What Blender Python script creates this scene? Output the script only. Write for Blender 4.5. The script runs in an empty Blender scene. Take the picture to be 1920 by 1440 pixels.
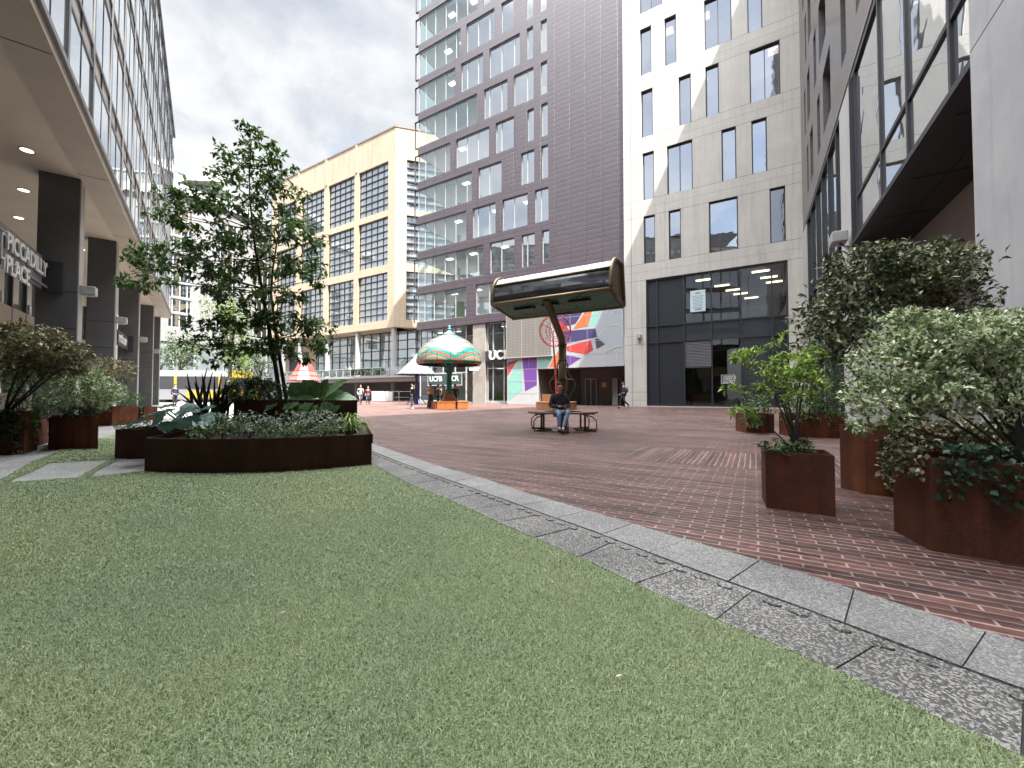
import bpy, bmesh, math, random
import numpy as np
from mathutils import Vector, Matrix
random.seed(7); RNG = np.random.default_rng(7)
C = bpy.context.scene.collection
rad = math.radians
# ------------------------------------------------------------------ survey helpers: where a sight line meets a real surface
F_PX = 755.0; CAM_H = 0.95; PITCH = rad(1.45)
def ray(x, y):
    dx = (x-960)/F_PX; dy = (720-y)/F_PX
    return Vector((dx, math.cos(PITCH)-dy*math.sin(PITCH), math.sin(PITCH)+dy*math.cos(PITCH)))
def G(x, y, z=0.0):
    d = ray(x, y); t = (z-CAM_H)/d.z
    return Vector((d.x*t, d.y*t, z))
def D(x, y, Y):
    d = ray(x, y); t = Y/d.y
    return Vector((d.x*t, Y, CAM_H+d.z*t))
class Frame:
    """local x along the wall, y outwards, z up; o is a point on the ground"""
    def __init__(s, o, ang):
        s.o = Vector((o[0], o[1], 0)); s.ang = ang
        s.x = Vector((math.cos(ang), math.sin(ang), 0)); s.y = Vector((-math.sin(ang), math.cos(ang), 0))
    def at(s, px, py, y=0.0):
        d = ray(px, py); o = s.o+s.y*y
        t = (o-Vector((0, 0, CAM_H))).dot(s.y)/d.dot(s.y)
        q = Vector((0, 0, CAM_H))+d*t
        return (q-s.o).dot(s.x), q.z
    def xx(s, px, y=0.0): return s.at(px, 739, y)[0]
    def W(s, x, y, z): return s.o+s.x*x+s.y*y+Vector((0, 0, z))
    def loc(s, p):
        p = Vector(p)-s.o
        return Vector((p.dot(s.x), p.dot(s.y), p.z))
# ------------------------------------------------------------------ mesh helpers
class MB:
    def __init__(s): s.v = []; s.f = []
    def add(s, vs, fs):
        n = len(s.v); s.v += [tuple(p) for p in vs]; s.f += [tuple(i+n for i in f) for f in fs]; return s
    def box(s, x0, x1, y0, y1, z0, z1):
        x0, x1 = min(x0, x1), max(x0, x1); y0, y1 = min(y0, y1), max(y0, y1); z0, z1 = min(z0, z1), max(z0, z1)
        return s.add([(x0,y0,z0),(x1,y0,z0),(x1,y1,z0),(x0,y1,z0),(x0,y0,z1),(x1,y0,z1),(x1,y1,z1),(x0,y1,z1)],
                     [(0,3,2,1),(4,5,6,7),(0,1,5,4),(1,2,6,5),(2,3,7,6),(3,0,4,7)])
    def quad(s, *p): return s.add(p, [tuple(range(len(p)))])
    def prism(s, poly, z0, z1):
        n = len(poly)
        a = sum(poly[i][0]*poly[(i+1)%n][1]-poly[(i+1)%n][0]*poly[i][1] for i in range(n))
        if a < 0: poly = list(poly)[::-1]
        vs = [(p[0],p[1],z0) for p in poly]+[(p[0],p[1],z1) for p in poly]
        return s.add(vs, [tuple(range(n-1,-1,-1)), tuple(range(n,2*n))]+[(i,(i+1)%n,n+(i+1)%n,n+i) for i in range(n)])
    def tube(s, pts, r, n=8, cap=True):
        pts = [Vector(p) for p in pts]; m = len(pts)
        rs = [r]*m if not hasattr(r, '__len__') else list(r)
        vs = []; up = Vector((0, 0, 1)); prev = None
        for i, p in enumerate(pts):
            t = (pts[min(i+1,m-1)]-pts[max(i-1,0)])
            t = t.normalized() if t.length > 1e-9 else Vector((0,0,1))
            a = prev if prev is not None else (up.cross(t) if abs(t.z) < .95 else Vector((1,0,0)).cross(t))
            a = (a-t*a.dot(t))
            a = a.normalized() if a.length > 1e-6 else t.orthogonal().normalized()
            prev = a; b = t.cross(a)
            for k in range(n):
                th = 2*math.pi*k/n
                vs.append(p+(a*math.cos(th)+b*math.sin(th))*rs[i])
        fs = [(i*n+k, i*n+(k+1)%n, (i+1)*n+(k+1)%n, (i+1)*n+k) for i in range(m-1) for k in range(n)]
        if cap: fs += [tuple(range(n-1,-1,-1)), tuple((m-1)*n+k for k in range(n))]
        return s.add(vs, fs)
    def ring(s, c, ax, R, r, n=40, k=6):
        c = Vector(c); ax = Vector(ax).normalized(); a = ax.orthogonal().normalized(); b = ax.cross(a)
        vs = []
        for i in range(n):
            th = 2*math.pi*i/n; e = a*math.cos(th)+b*math.sin(th)
            for j in range(k):
                ph = 2*math.pi*j/k
                vs.append(c+e*(R+r*math.cos(ph))+ax*r*math.sin(ph))
        return s.add(vs, [(i*k+j, ((i+1)%n)*k+j, ((i+1)%n)*k+(j+1)%k, i*k+(j+1)%k) for i in range(n) for j in range(k)])
    def lathe(s, prof, n=32, c=(0,0,0), cap=True):
        vs = [(c[0]+r*math.cos(2*math.pi*k/n), c[1]+r*math.sin(2*math.pi*k/n), c[2]+z) for r, z in prof for k in range(n)]
        m = len(prof)
        fs = [(i*n+k, i*n+(k+1)%n, (i+1)*n+(k+1)%n, (i+1)*n+k) for i in range(m-1) for k in range(n)]
        if cap: fs += [tuple(range(n-1,-1,-1)), tuple((m-1)*n+k for k in range(n))]
        return s.add(vs, fs)
    def sphere(s, c, r, n=12, m=8, sc=(1,1,1)):
        prof = [(max(1e-4, r*math.sin(math.pi*i/m)), -r*math.cos(math.pi*i/m)) for i in range(m+1)]
        k = len(s.v); s.lathe(prof, n, (0,0,0), False)
        for i in range(k, len(s.v)):
            p = s.v[i]; s.v[i] = (c[0]+p[0]*sc[0], c[1]+p[1]*sc[1], c[2]+p[2]*sc[2])
        return s
    def build(s, name, mat, parent=None, smooth=False, bevel=0):
        me = bpy.data.meshes.new(name); me.from_pydata(s.v, [], s.f); me.validate()
        o = bpy.data.objects.new(name, me); C.objects.link(o)
        if mat: me.materials.append(mat)
        if smooth: me.polygons.foreach_set('use_smooth', [True]*len(me.polygons))
        if parent: o.parent = parent
        if bevel:
            b = o.modifiers.new('edge', 'BEVEL'); b.width = bevel; b.segments = 2; b.limit_method = 'ANGLE'
        return o
def np_mesh(name, verts, tris, mat, parent=None, tint=None, smooth=False):
    me = bpy.data.meshes.new(name)
    verts = np.asarray(verts, np.float32).reshape(-1, 3); tris = np.asarray(tris, np.int32).reshape(-1, 3)
    me.vertices.add(len(verts)); me.vertices.foreach_set('co', verts.ravel())
    me.loops.add(len(tris)*3); me.loops.foreach_set('vertex_index', tris.ravel())
    me.polygons.add(len(tris)); me.polygons.foreach_set('loop_start', np.arange(0, len(tris)*3, 3, dtype=np.int32))
    if smooth: me.polygons.foreach_set('use_smooth', np.ones(len(tris), bool))
    if tint is not None:
        at = me.attributes.new('tint', 'FLOAT', 'POINT'); at.data.foreach_set('value', np.asarray(tint, np.float32))
    me.update(calc_edges=True)
    o = bpy.data.objects.new(name, me); C.objects.link(o)
    if mat: me.materials.append(mat)
    if parent: o.parent = parent
    return o
def tag(o, label=None, cat=None, group=None, kind=None):
    if label: o['label'] = label
    if cat: o['category'] = cat
    if group: o['group'] = group
    if kind: o['kind'] = kind
    return o
def thing(name, label, cat, loc=(0,0,0), rz=0.0, group=None):
    o = bpy.data.objects.new(name, None); C.objects.link(o); o.empty_display_size = .2
    o.location = loc; o.rotation_euler = (0, 0, rz)
    return tag(o, label, cat, group)
def fthing(name, label, cat, fr, group=None): return thing(name, label, cat, fr.o, fr.ang, group)
def text_mesh(body, size, depth, mat, name='lettering', parent=None, M=None, bold=.0, align='LEFT', space=1.0):
    cu = bpy.data.curves.new('txt', 'FONT'); cu.body = body; cu.size = size; cu.extrude = depth; cu.offset = bold
    cu.align_x = align; cu.space_character = space; cu.space_line = .85
    o = bpy.data.objects.new('txt', cu); C.objects.link(o)
    dg = bpy.context.evaluated_depsgraph_get(); me = bpy.data.meshes.new_from_object(o.evaluated_get(dg))
    bpy.data.objects.remove(o); bpy.data.curves.remove(cu)
    r = bpy.data.objects.new(name, me); C.objects.link(r); me.materials.clear(); me.materials.append(mat)
    if parent: r.parent = parent
    if M is not None: r.matrix_local = M
    return r
def wall_text_matrix(x, y, z, flip=False):
    """text standing on a wall, read from the +y side: runs along -x"""
    return Matrix(((-1,0,0,x),(0,0,1,y),(0,1,0,z),(0,0,0,1)))
# ------------------------------------------------------------------ materials
MATS = {}
class NT:
    def __init__(s, name):
        s.m = bpy.data.materials.new(name); s.m.use_nodes = True; s.t = s.m.node_tree; s.t.nodes.clear()
        s.out = s.n('ShaderNodeOutputMaterial')
    def n(s, t, **k):
        o = s.t.nodes.new(t)
        for a, b in k.items(): setattr(o, a, b)
        return o
    def l(s, a, b): s.t.links.new(a, b)
    def coord(s, kind='Object'): return s.n('ShaderNodeTexCoord').outputs[kind]
    def noise(s, vec, scale, detail=4, rough=.55, dist=0.):
        o = s.n('ShaderNodeTexNoise'); o.inputs['Scale'].default_value = scale; o.inputs['Detail'].default_value = detail
        o.inputs['Roughness'].default_value = rough; o.inputs['Distortion'].default_value = dist; s.l(vec, o.inputs['Vector']); return o.outputs['Fac']
    def ramp(s, fac, *st):
        o = s.n('ShaderNodeValToRGB'); e = o.color_ramp.elements
        while len(e) < len(st): e.new(.5)
        for i, (p, c) in enumerate(st):
            e[i].position = p; e[i].color = (*c, 1) if hasattr(c, '__len__') else (c, c, c, 1)
        s.l(fac, o.inputs['Fac']); return o.outputs['Color']
    def mix(s, fac, a, b, mode='MIX'):
        o = s.n('ShaderNodeMix', data_type='RGBA', blend_type=mode)
        for i, x in ((0, fac), (6, a), (7, b)):
            if hasattr(x, 'is_output'): s.l(x, o.inputs[i])
            elif i == 0: o.inputs[i].default_value = x
            else: o.inputs[i].default_value = (*x, 1) if len(x) == 3 else x
        return o.outputs[2]
    def math(s, op, a, b=None, clamp=False):
        o = s.n('ShaderNodeMath', operation=op); o.use_clamp = clamp
        for i, x in enumerate((a, b)):
            if x is None: continue
            if hasattr(x, 'is_output'): s.l(x, o.inputs[i])
            else: o.inputs[i].default_value = x
        return o.outputs[0]
    def mapping(s, vec, rot=(0,0,0), scale=(1,1,1), loc=(0,0,0)):
        o = s.n('ShaderNodeMapping'); o.inputs['Rotation'].default_value = rot; o.inputs['Scale'].default_value = scale
        o.inputs['Location'].default_value = loc; s.l(vec, o.inputs['Vector']); return o.outputs['Vector']
    def bsdf(s, col, rough=.6, metal=0., bump=None, bs=.3, bd=.01, spec=.5, **k):
        o = s.n('ShaderNodeBsdfPrincipled')
        for i, x in (('Base Color', col), ('Roughness', rough), ('Metallic', metal), ('Specular IOR Level', spec)):
            if hasattr(x, 'is_output'): s.l(x, o.inputs[i])
            else: o.inputs[i].default_value = (*x, 1) if hasattr(x, '__len__') else x
        for a, b in k.items(): o.inputs[a].default_value = b
        if bump is not None:
            b = s.n('ShaderNodeBump'); b.inputs['Strength'].default_value = bs; b.inputs['Distance'].default_value = bd
            s.l(bump, b.inputs['Height']); s.l(b.outputs[0], o.inputs['Normal'])
        return o.outputs[0]
    def end(s, sh): s.l(sh, s.out.inputs['Surface']); return s.m
def plain(name, col, rough=.55, var=.12, scale=3., metal=0., bump=0., bscale=60., spec=.5, streak=0.):
    if name in MATS: return MATS[name]
    t = NT(name); v = t.coord(); n = t.noise(v, scale, 5)
    a = tuple(max(0, c*(1-var)) for c in col); b = tuple(min(1, c*(1+var)) for c in col)
    c = t.ramp(n, (.3, a), (.7, b))
    if streak:
        n2 = t.noise(t.mapping(v, scale=(2.2, 2.2, .12)), 2.0, 5)
        c = t.mix(t.ramp(n2, (.52, 0.), (.75, streak)), c, tuple(x*.55 for x in col))
    MATS[name] = t.end(t.bsdf(c, rough, metal, t.noise(v, bscale, 3) if bump else None, bump, .01, spec))
    return MATS[name]
def emit(name, col, st):
    if name in MATS: return MATS[name]
    t = NT(name); e = t.n('ShaderNodeEmission'); e.inputs[0].default_value = (*col, 1); e.inputs[1].default_value = st
    MATS[name] = t.end(e.outputs[0]); return MATS[name]
def clear_glass(name, tint, base=.12, ior=1.6, wob=0.):
    t = NT(name); fr = t.n('ShaderNodeFresnel'); fr.inputs['IOR'].default_value = ior
    g = t.n('ShaderNodeBsdfGlossy'); g.inputs['Roughness'].default_value = .01; g.inputs['Color'].default_value = (.95,.97,1,1)
    if wob:
        b = t.n('ShaderNodeBump'); b.inputs['Strength'].default_value = wob; b.inputs['Distance'].default_value = .05
        t.l(t.noise(t.coord(), .9, 2), b.inputs['Height']); t.l(b.outputs[0], g.inputs['Normal'])
    tr = t.n('ShaderNodeBsdfTransparent'); tr.inputs[0].default_value = (*tint, 1)
    m = t.n('ShaderNodeMixShader'); t.l(t.math('ADD', fr.outputs[0], base, True), m.inputs[0]); t.l(tr.outputs[0], m.inputs[1]); t.l(g.outputs[0], m.inputs[2])
    MATS[name] = t.end(m.outputs[0]); return MATS[name]
def mirror_glass(name, body, base=.2, ior=1.7, wob=0., wscale=.8):
    """coated glazing one cannot look through"""
    t = NT(name); fr = t.n('ShaderNodeFresnel'); fr.inputs['IOR'].default_value = ior
    g = t.n('ShaderNodeBsdfGlossy'); g.inputs['Roughness'].default_value = .015; g.inputs['Color'].default_value = (.93,.97,1,1)
    if wob:
        b = t.n('ShaderNodeBump'); b.inputs['Strength'].default_value = wob; b.inputs['Distance'].default_value = .05
        t.l(t.noise(t.coord(), wscale, 2), b.inputs['Height']); t.l(b.outputs[0], g.inputs['Normal'])
    v = t.noise(t.mapping(t.coord(), scale=(.7,.7,.7)), 1.3, 3)
    d = t.bsdf(t.mix(v, tuple(c*.6 for c in body), tuple(c*1.4 for c in body)), .5)
    m = t.n('ShaderNodeMixShader'); t.l(t.math('ADD', fr.outputs[0], base, True), m.inputs[0]); t.l(d, m.inputs[1]); t.l(g.outputs[0], m.inputs[2])
    MATS[name] = t.end(m.outputs[0]); return MATS[name]
def leaf_mat(name, dark, light, trans=.3, rough=.45, third=None):
    t = NT(name); at = t.n('ShaderNodeAttribute'); at.attribute_name = 'tint'
    st = [(0., dark), (.62, light)] + ([(.63, third), (1., third)] if third else [(1., light)])
    c = t.ramp(at.outputs['Fac'], *st)
    b = t.bsdf(c, rough, spec=.35); tl = t.n('ShaderNodeBsdfTranslucent'); t.l(c, tl.inputs[0])
    m = t.n('ShaderNodeMixShader'); m.inputs[0].default_value = trans; t.l(b, m.inputs[1]); t.l(tl.outputs[0], m.inputs[2])
    MATS[name] = t.end(m.outputs[0]); return MATS[name]
M_ = lambda n: MATS[n]
# ------------------------------------------------------------------ camera, sky, sun
cam = bpy.data.objects.new('camera', bpy.data.cameras.new('camera')); C.objects.link(cam)
cam.location = (0, 0, CAM_H); cam.rotation_euler = (math.pi/2+PITCH, 0, 0)
cam.data.sensor_width = 36; cam.data.lens = F_PX/1920*36; cam.data.clip_end = 2000; cam.data.clip_start = .05
sc = bpy.context.scene; sc.camera = cam
sc.view_settings.view_transform = 'Standard'; sc.view_settings.look = 'None'; sc.view_settings.gamma = 1
sc.view_settings.exposure = 2.12
sc.cycles.max_bounces = 7; sc.cycles.transparent_max_bounces = 14; sc.cycles.diffuse_bounces = 4; sc.cycles.glossy_bounces = 4
sc.cycles.caustics_reflective = False; sc.cycles.caustics_refractive = False; sc.cycles.use_denoising = True
SUN_AZ, SUN_EL = rad(141.5), rad(63.0)
w = bpy.data.worlds.new('World'); sc.world = w; w.use_nodes = True
nt = w.node_tree; nt.nodes.clear()
def wn(t, **k):
    o = nt.nodes.new(t)
    for a, b in k.items(): setattr(o, a, b)
    return o
def wmath(op, a, b=None, clamp=False):
    o = wn('ShaderNodeMath', operation=op, use_clamp=clamp)
    for i, x in enumerate((a, b)):
        if x is None: continue
        if hasattr(x, 'is_output'): nt.links.new(x, o.inputs[i])
        else: o.inputs[i].default_value = x
    return o.outputs[0]
def wramp(fac, *st, interp='LINEAR'):
    o = wn('ShaderNodeValToRGB'); e = o.color_ramp.elements; o.color_ramp.interpolation = interp
    while len(e) < len(st): e.new(.5)
    for i, (p, c) in enumerate(st):
        e[i].position = p; e[i].color = (*c, 1) if hasattr(c, '__len__') else (c, c, c, 1)
    nt.links.new(fac, o.inputs[0]); return o.outputs[0]
sky = wn('ShaderNodeTexSky', sky_type='NISHITA', sun_disc=False, sun_elevation=SUN_EL, sun_rotation=SUN_AZ, air_density=1.2, dust_density=2.0)
bg_sky = wn('ShaderNodeBackground'); nt.links.new(sky.outputs[0], bg_sky.inputs[0]); bg_sky.inputs[1].default_value = .075
tc = wn('ShaderNodeTexCoord').outputs['Generated']
sep = wn('ShaderNodeSeparateXYZ'); nt.links.new(tc, sep.inputs[0])
den = wmath('ADD', wmath('MAXIMUM', sep.outputs['Z'], 0.0), .28)
cmb = wn('ShaderNodeCombineXYZ')
nt.links.new(wmath('DIVIDE', sep.outputs['X'], den), cmb.inputs[0]); nt.links.new(wmath('DIVIDE', sep.outputs['Y'], den), cmb.inputs[1])
def wnoise(scale, detail, off, dist=.3, rough=.55):
    mp = wn('ShaderNodeMapping'); mp.inputs['Location'].default_value = off; nt.links.new(cmb.outputs[0], mp.inputs[0])
    o = wn('ShaderNodeTexNoise'); o.inputs['Scale'].default_value = scale; o.inputs['Detail'].default_value = detail
    o.inputs['Distortion'].default_value = dist; o.inputs['Roughness'].default_value = rough; nt.links.new(mp.outputs[0], o.inputs['Vector']); return o.outputs['Fac']
cover = wramp(wnoise(1.5, 7, (3.1, .4, 0)), (.30, 0.), (.44, 1.), interp='EASE')          # thin gaps of blue between the clouds
shade = wramp(wnoise(2.6, 9, (1.7, 5.2, 0), .2, .58), (.35, (.60, .65, .745)), (.45, (.78, .815, .875)), (.52, (.93, .95, .98)), (.60, (1.04, 1.04, 1.04)))
# an overcast sky is brighter overhead and towards the sun
zen = wramp(sep.outputs['Z'], (0., .222), (.70, .236), (.80, 2.7), (1., 4.7))
back = wmath('ADD', wmath('MULTIPLY', wmath('MAXIMUM', wmath('MULTIPLY', sep.outputs['Y'], -1.), 0.), 1.1), 1.0)
cover = wmath('MULTIPLY', cover, wmath('SUBTRACT', 1., wmath('MULTIPLY', wmath('MAXIMUM', wmath('MULTIPLY', sep.outputs['Y'], -1.), 0.), .55)))
bg_c = wn('ShaderNodeBackground'); nt.links.new(shade, bg_c.inputs[0]); nt.links.new(wmath('MULTIPLY', zen, back), bg_c.inputs[1])
mx = wn('ShaderNodeMixShader'); nt.links.new(cover, mx.inputs[0]); nt.links.new(bg_sky.outputs[0], mx.inputs[1]); nt.links.new(bg_c.outputs[0], mx.inputs[2])
wo = wn('ShaderNodeOutputWorld'); nt.links.new(mx.outputs[0], wo.inputs[0])
sun = bpy.data.objects.new('sun', bpy.data.lights.new('sun', 'SUN')); C.objects.link(sun)
sun.data.energy = 5.0; sun.data.angle = rad(.5); sun.data.color = (1., .95, .87)
SUN_DIR = Vector((math.sin(SUN_AZ)*math.cos(SUN_EL), math.cos(SUN_AZ)*math.cos(SUN_EL), math.sin(SUN_EL)))
sun.rotation_euler = SUN_DIR.to_track_quat('Z', 'Y').to_euler(); sun.location = (40, -60, 80)
# ------------------------------------------------------------------ the wall lines of the square
UA = rad(31.0)                                   # grid of the square: u runs 31 deg right of the view, v 59 deg left
FR_WHITE = Frame(G(1172, 761.8), math.atan2(math.sin(UA), -math.cos(UA)))         # x to the left along the far wall
_c = FR_WHITE.W(FR_WHITE.xx(1511), 0, 0)
FR_RIGHT = Frame(_c, math.pi/2-UA)                                                # x away from the camera, y to the square
LA = rad(37.35)
FR_LEFT = Frame(G(288, 761.5), math.atan2(-math.cos(LA), math.sin(LA)))           # x towards the camera, y to the square
_t = D(737.7, 751, 60.8)
FR_TAN = Frame(_t, FR_WHITE.ang)
FR_TAN2 = Frame(_t, rad(90-74.3)+math.pi)                                            # the chamfer; x towards the corner
# ------------------------------------------------------------------ ground
def brick_mat():
    t = NT('brick_paving'); v = t.coord()
    r = t.mapping(v, rot=(0, 0, -FR_WHITE.ang))
    sx = t.n('ShaderNodeSeparateXYZ'); t.l(r, sx.inputs[0])              # x along v, y against u
    uu = t.math('MULTIPLY', sx.outputs['Y'], -1.); vv = sx.outputs['X']
    def inside(a, lo, hi): return t.math('MULTIPLY', t.math('GREATER_THAN', a, lo), t.math('LESS_THAN', a, hi))
    m1 = t.math('MULTIPLY', inside(uu, 5.95, 7.5), t.math('LESS_THAN', vv, 1.9))
    m2 = t.math('MULTIPLY', inside(uu, 13.2, 16.5), inside(vv, -9, 2.5))
    m3 = t.math('MULTIPLY', inside(uu, 23.0, 27.0), inside(vv, -4, 20))
    mask = t.math('MAXIMUM', m1, t.math('MAXIMUM', m2, m3))
    def bricks(vec):
        o = t.n('ShaderNodeTexBrick'); t.l(vec, o.inputs['Vector'])
        for k, x in (('Scale', 1.), ('Brick Width', .21), ('Row Height', .068), ('Mortar Size', .0065), ('Mortar Smooth', .15), ('Bias', 0.)): o.inputs[k].default_value = x
        o.inputs['Color1'].default_value = (.092, .038, .031, 1); o.inputs['Color2'].default_value = (.048, .022, .019, 1)
        o.inputs['Mortar'].default_value = (.19, .15, .128, 1); return o
    warp = t.n('ShaderNodeVectorMath', operation='ADD')
    nz = t.n('ShaderNodeTexNoise'); nz.inputs['Scale'].default_value = 2.2; nz.inputs['Detail'].default_value = 3; t.l(v, nz.inputs['Vector'])
    ms = t.n('ShaderNodeVectorMath', operation='SCALE'); ms.inputs['Scale'].default_value = .022; t.l(nz.outputs['Color'], ms.inputs[0])
    t.l(r, warp.inputs[0]); t.l(ms.outputs[0], warp.inputs[1])
    b1 = bricks(warp.outputs[0]); b2 = bricks(t.mapping(warp.outputs[0], rot=(0, 0, math.pi/2)))
    col = t.mix(mask, b1.outputs['Color'], b2.outputs['Color']); fac = t.mix(mask, b1.outputs['Fac'], b2.outputs['Fac'])
    big = t.noise(v, .45, 6, .6); fine = t.noise(v, 16, 4)
    col = t.mix(1., col, t.ramp(big, (.3, (.72, .73, .76)), (.7, (1.22, 1.18, 1.14))), 'MULTIPLY')
    col = t.mix(1., col, t.ramp(fine, (.25, .62), (.75, 1.35)), 'MULTIPLY')
    rows = t.noise(t.mapping(r, scale=(.35, 7.5, 1)), 1.0, 3, .6); rows2 = t.noise(t.mapping(r, scale=(7.5, .35, 1)), 1.0, 3, .6)
    col = t.mix(1., col, t.ramp(t.mix(mask, rows, rows2), (.38, .52), (.62, 1.45)), 'MULTIPLY')
    pale = t.ramp(t.noise(v, 1.1, 6, .65, .6), (.60, 0.), (.76, .28))
    col = t.mix(pale, col, (.21, .16, .14))
    rgh = t.ramp(t.noise(v, .8, 4), (.38, .40), (.62, .64))
    h = t.math('SUBTRACT', t.math('MULTIPLY', fine, .35), fac)
    return t.end(t.bsdf(col, rgh, bump=h, bs=.7, bd=.006, spec=.36))
MATS['brick_paving'] = brick_mat()
def exposed_agg(name, base, stone, dark, scale=150., dens=.5):
    t = NT(name); v = t.coord()
    vo = t.n('ShaderNodeTexVoronoi'); vo.inputs['Scale'].default_value = scale; t.l(v, vo.inputs['Vector'])
    pick = t.n('ShaderNodeSeparateColor'); t.l(vo.outputs['Color'], pick.inputs[0])
    c = t.mix(t.ramp(pick.outputs[0], (dens-.12, 0.), (dens+.12, 1.)), base, stone)
    c = t.mix(t.ramp(pick.outputs[1], (.80, 0.), (.84, 1.)), c, dark)
    c = t.mix(1., c, t.ramp(t.noise(v, 1.6, 5), (.3, .68), (.7, 1.28)), 'MULTIPLY')
    c = t.mix(t.ramp(t.noise(v, 3.1, 6, .65), (.58, 0.), (.7, .4)), c, tuple(x*.45 for x in base))
    return t.end(t.bsdf(c, .62, bump=vo.outputs['Distance'], bs=.6, bd=.004))
MATS['pale_slab'] = exposed_agg('pale_slab', (.125, .120, .113), (.245, .238, .225), (.085, .083, .078), 160, .6)
MATS['dark_slab'] = exposed_agg('dark_slab', (.052, .049, .046), (.235, .222, .20), (.025, .025, .025), 150, .57)
MATS['paving_grey'] = exposed_agg('paving_grey', (.19, .185, .175), (.30, .295, .28), (.09, .09, .09), 110, .5)
plain('asphalt', (.075, .075, .078), .8, .25, 1.2, bump=.3)
plain('pale_paving', (.30, .28, .26), .7, .2, 2.)
def turf_mat():
    t = NT('turf_base'); v = t.coord()
    c = t.ramp(t.noise(v, 190, 5, .7), (.32, (.04, .055, .024)), (.5, (.14, .18, .085)), (.66, (.36, .40, .23)))
    c = t.mix(1., c, t.ramp(t.noise(v, .7, 4), (.3, (.86, .92, .9)), (.7, (1.1, 1.08, 1.0))), 'MULTIPLY')
    return t.end(t.bsdf(c, .75, bump=t.noise(v, 170, 4), bs=1., bd=.012))
MATS['turf_base'] = turf_mat()
def turf_blade():
    t = NT('turf_blade'); at = t.n('ShaderNodeAttribute'); at.attribute_name = 'tint'
    c = t.ramp(at.outputs['Fac'], (0., (.085, .115, .052)), (.35, (.225, .275, .145)), (.75, (.38, .43, .27)), (1., (.54, .56, .39)))
    c = t.mix(1., c, t.ramp(t.noise(t.coord(), .7, 4), (.3, (.84, .93, .92)), (.7, (1.1, 1.07, .98))), 'MULTIPLY')
    b = t.bsdf(c, .5, spec=.4); tl = t.n('ShaderNodeBsdfTranslucent'); t.l(c, tl.inputs[0])
    m = t.n('ShaderNodeMixShader'); m.inputs[0].default_value = .2; t.l(b, m.inputs[1]); t.l(tl.outputs[0], m.inputs[2])
    return t.end(m.outputs[0])
MATS['turf_blade'] = turf_blade()
def smooth_line(pts, step=.1):
    P = [Vector(p) for p in pts]; P = [P[0]*2-P[1]]+P+[P[-1]*2-P[-2]]; out = []
    for i in range(1, len(P)-2):
        n = max(2, int((P[i+1]-P[i]).length/step))
        for k in range(n):
            s = k/n; a, b, c, d = P[i-1:i+3]
            out.append(.5*((2*b)+(c-a)*s+(2*a-5*b+4*c-d)*s*s+(3*b-a-3*c+d)*s**3))
    return out+[P[-2]]
inner_px = [(697,870),(754,902),(850,943),(950,989),(1098,1054),(1205,1105),(1348,1169),(1561,1261),(1890,1414)]
mid_px = [(698,848),(787,883),(883,917),(1017,966),(1129,1006),(1284,1066),(1506,1146),(1736,1233),(1920,1301)]
outer_px = [(698,833),(812,872),(900,897),(983,925),(1108,962),(1275,1012),(1396,1047),(1548,1093),(1766,1164),(1920,1211)]
def kerb_line(px):
    p = [G(x, y) for x, y in px]; d0 = (p[0]-p[1]).normalized(); d1 = (p[-1]-p[-2]).normalized()
    nrm = Vector((-d0.y, d0.x, 0))
    far = [p[0]+d0*t+nrm*(-.035*t*t) for t in (3.2, 2.4, 1.6, .8)]
    near = [p[-1]+d1*t for t in (.7, 1.5, 2.4)]
    return smooth_line(far+p+near)
K_IN, K_MID, K_OUT = kerb_line(inner_px), kerb_line(mid_px), kerb_line(outer_px)
def resample(L, n):
    d = [0]
    for a, b in zip(L, L[1:]): d.append(d[-1]+(b-a).length)
    out = []; j = 0
    for i in range(n):
        t = d[-1]*i/(n-1)
        while j < len(d)-2 and d[j+1] < t: j += 1
        s = (t-d[j])/max(1e-9, d[j+1]-d[j]); out.append(L[j].lerp(L[j+1], s))
    return out
def nearest(L, p): return min(L, key=lambda q: (q-p).length)
def slab_strip(name, A, pitch, B, mat, gap, z, studs=False):
    n = int(sum((b-a).length for a, b in zip(A, A[1:]))/pitch)
    ra = resample(A, n*6+1); mb = MB()
    for i in range(n):
        dz = random.uniform(-.0015, .0015); g = random.choice((gap*.5, gap, gap*1.4)); ch = []
        for k in range(7):
            a = ra[i*6+k]; b = nearest(B, a)
            t = (ra[min(i*6+k+1, n*6)]-ra[max(i*6+k-1, 0)]).normalized()
            sh = t*(g if k == 0 else -g if k == 6 else 0)
            e = (b-a).normalized()*.0045
            ch.append((a+sh+e, b+sh-e))
        poly = [c[0] for c in ch]+[c[1] for c in ch][::-1]
        mb.prism([(p.x, p.y) for p in poly], -.02, z+dz)
        if studs:
            for k in (1, 3, 5):
                a, b = ch[k]; c = b+(a-b).normalized()*.055; t = (ch[k+1][0]-ch[k-1][0]).normalized(); s = (a-b).normalized()
                ring = [c+t*math.cos(q)*.040+s*(math.sin(q)*.027) for q in [2*math.pi*j/14 for j in range(14)]]
                m0 = len(mb.v); mb.add([(p.x, p.y, z+dz-.002) for p in ring]+[(c.x+(p.x-c.x)*.9, c.y+(p.y-c.y)*.9, z+dz+.0075) for p in ring],
                    [(j, (j+1)%14, 14+(j+1)%14, 14+j) for j in range(14)]+[tuple(14+j for j in range(14))])
    return tag(mb.build(name, mat), kind='structure')
slab_strip('kerb', K_OUT, .415, K_MID, M_('pale_slab'), .003, .016)
slab_strip('kerb_tactile_strip', K_IN, .385, K_MID, M_('dark_slab'), .004, .012, True)
plain('joint_dirt', (.035, .032, .028), .95, .3, 20)
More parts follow.
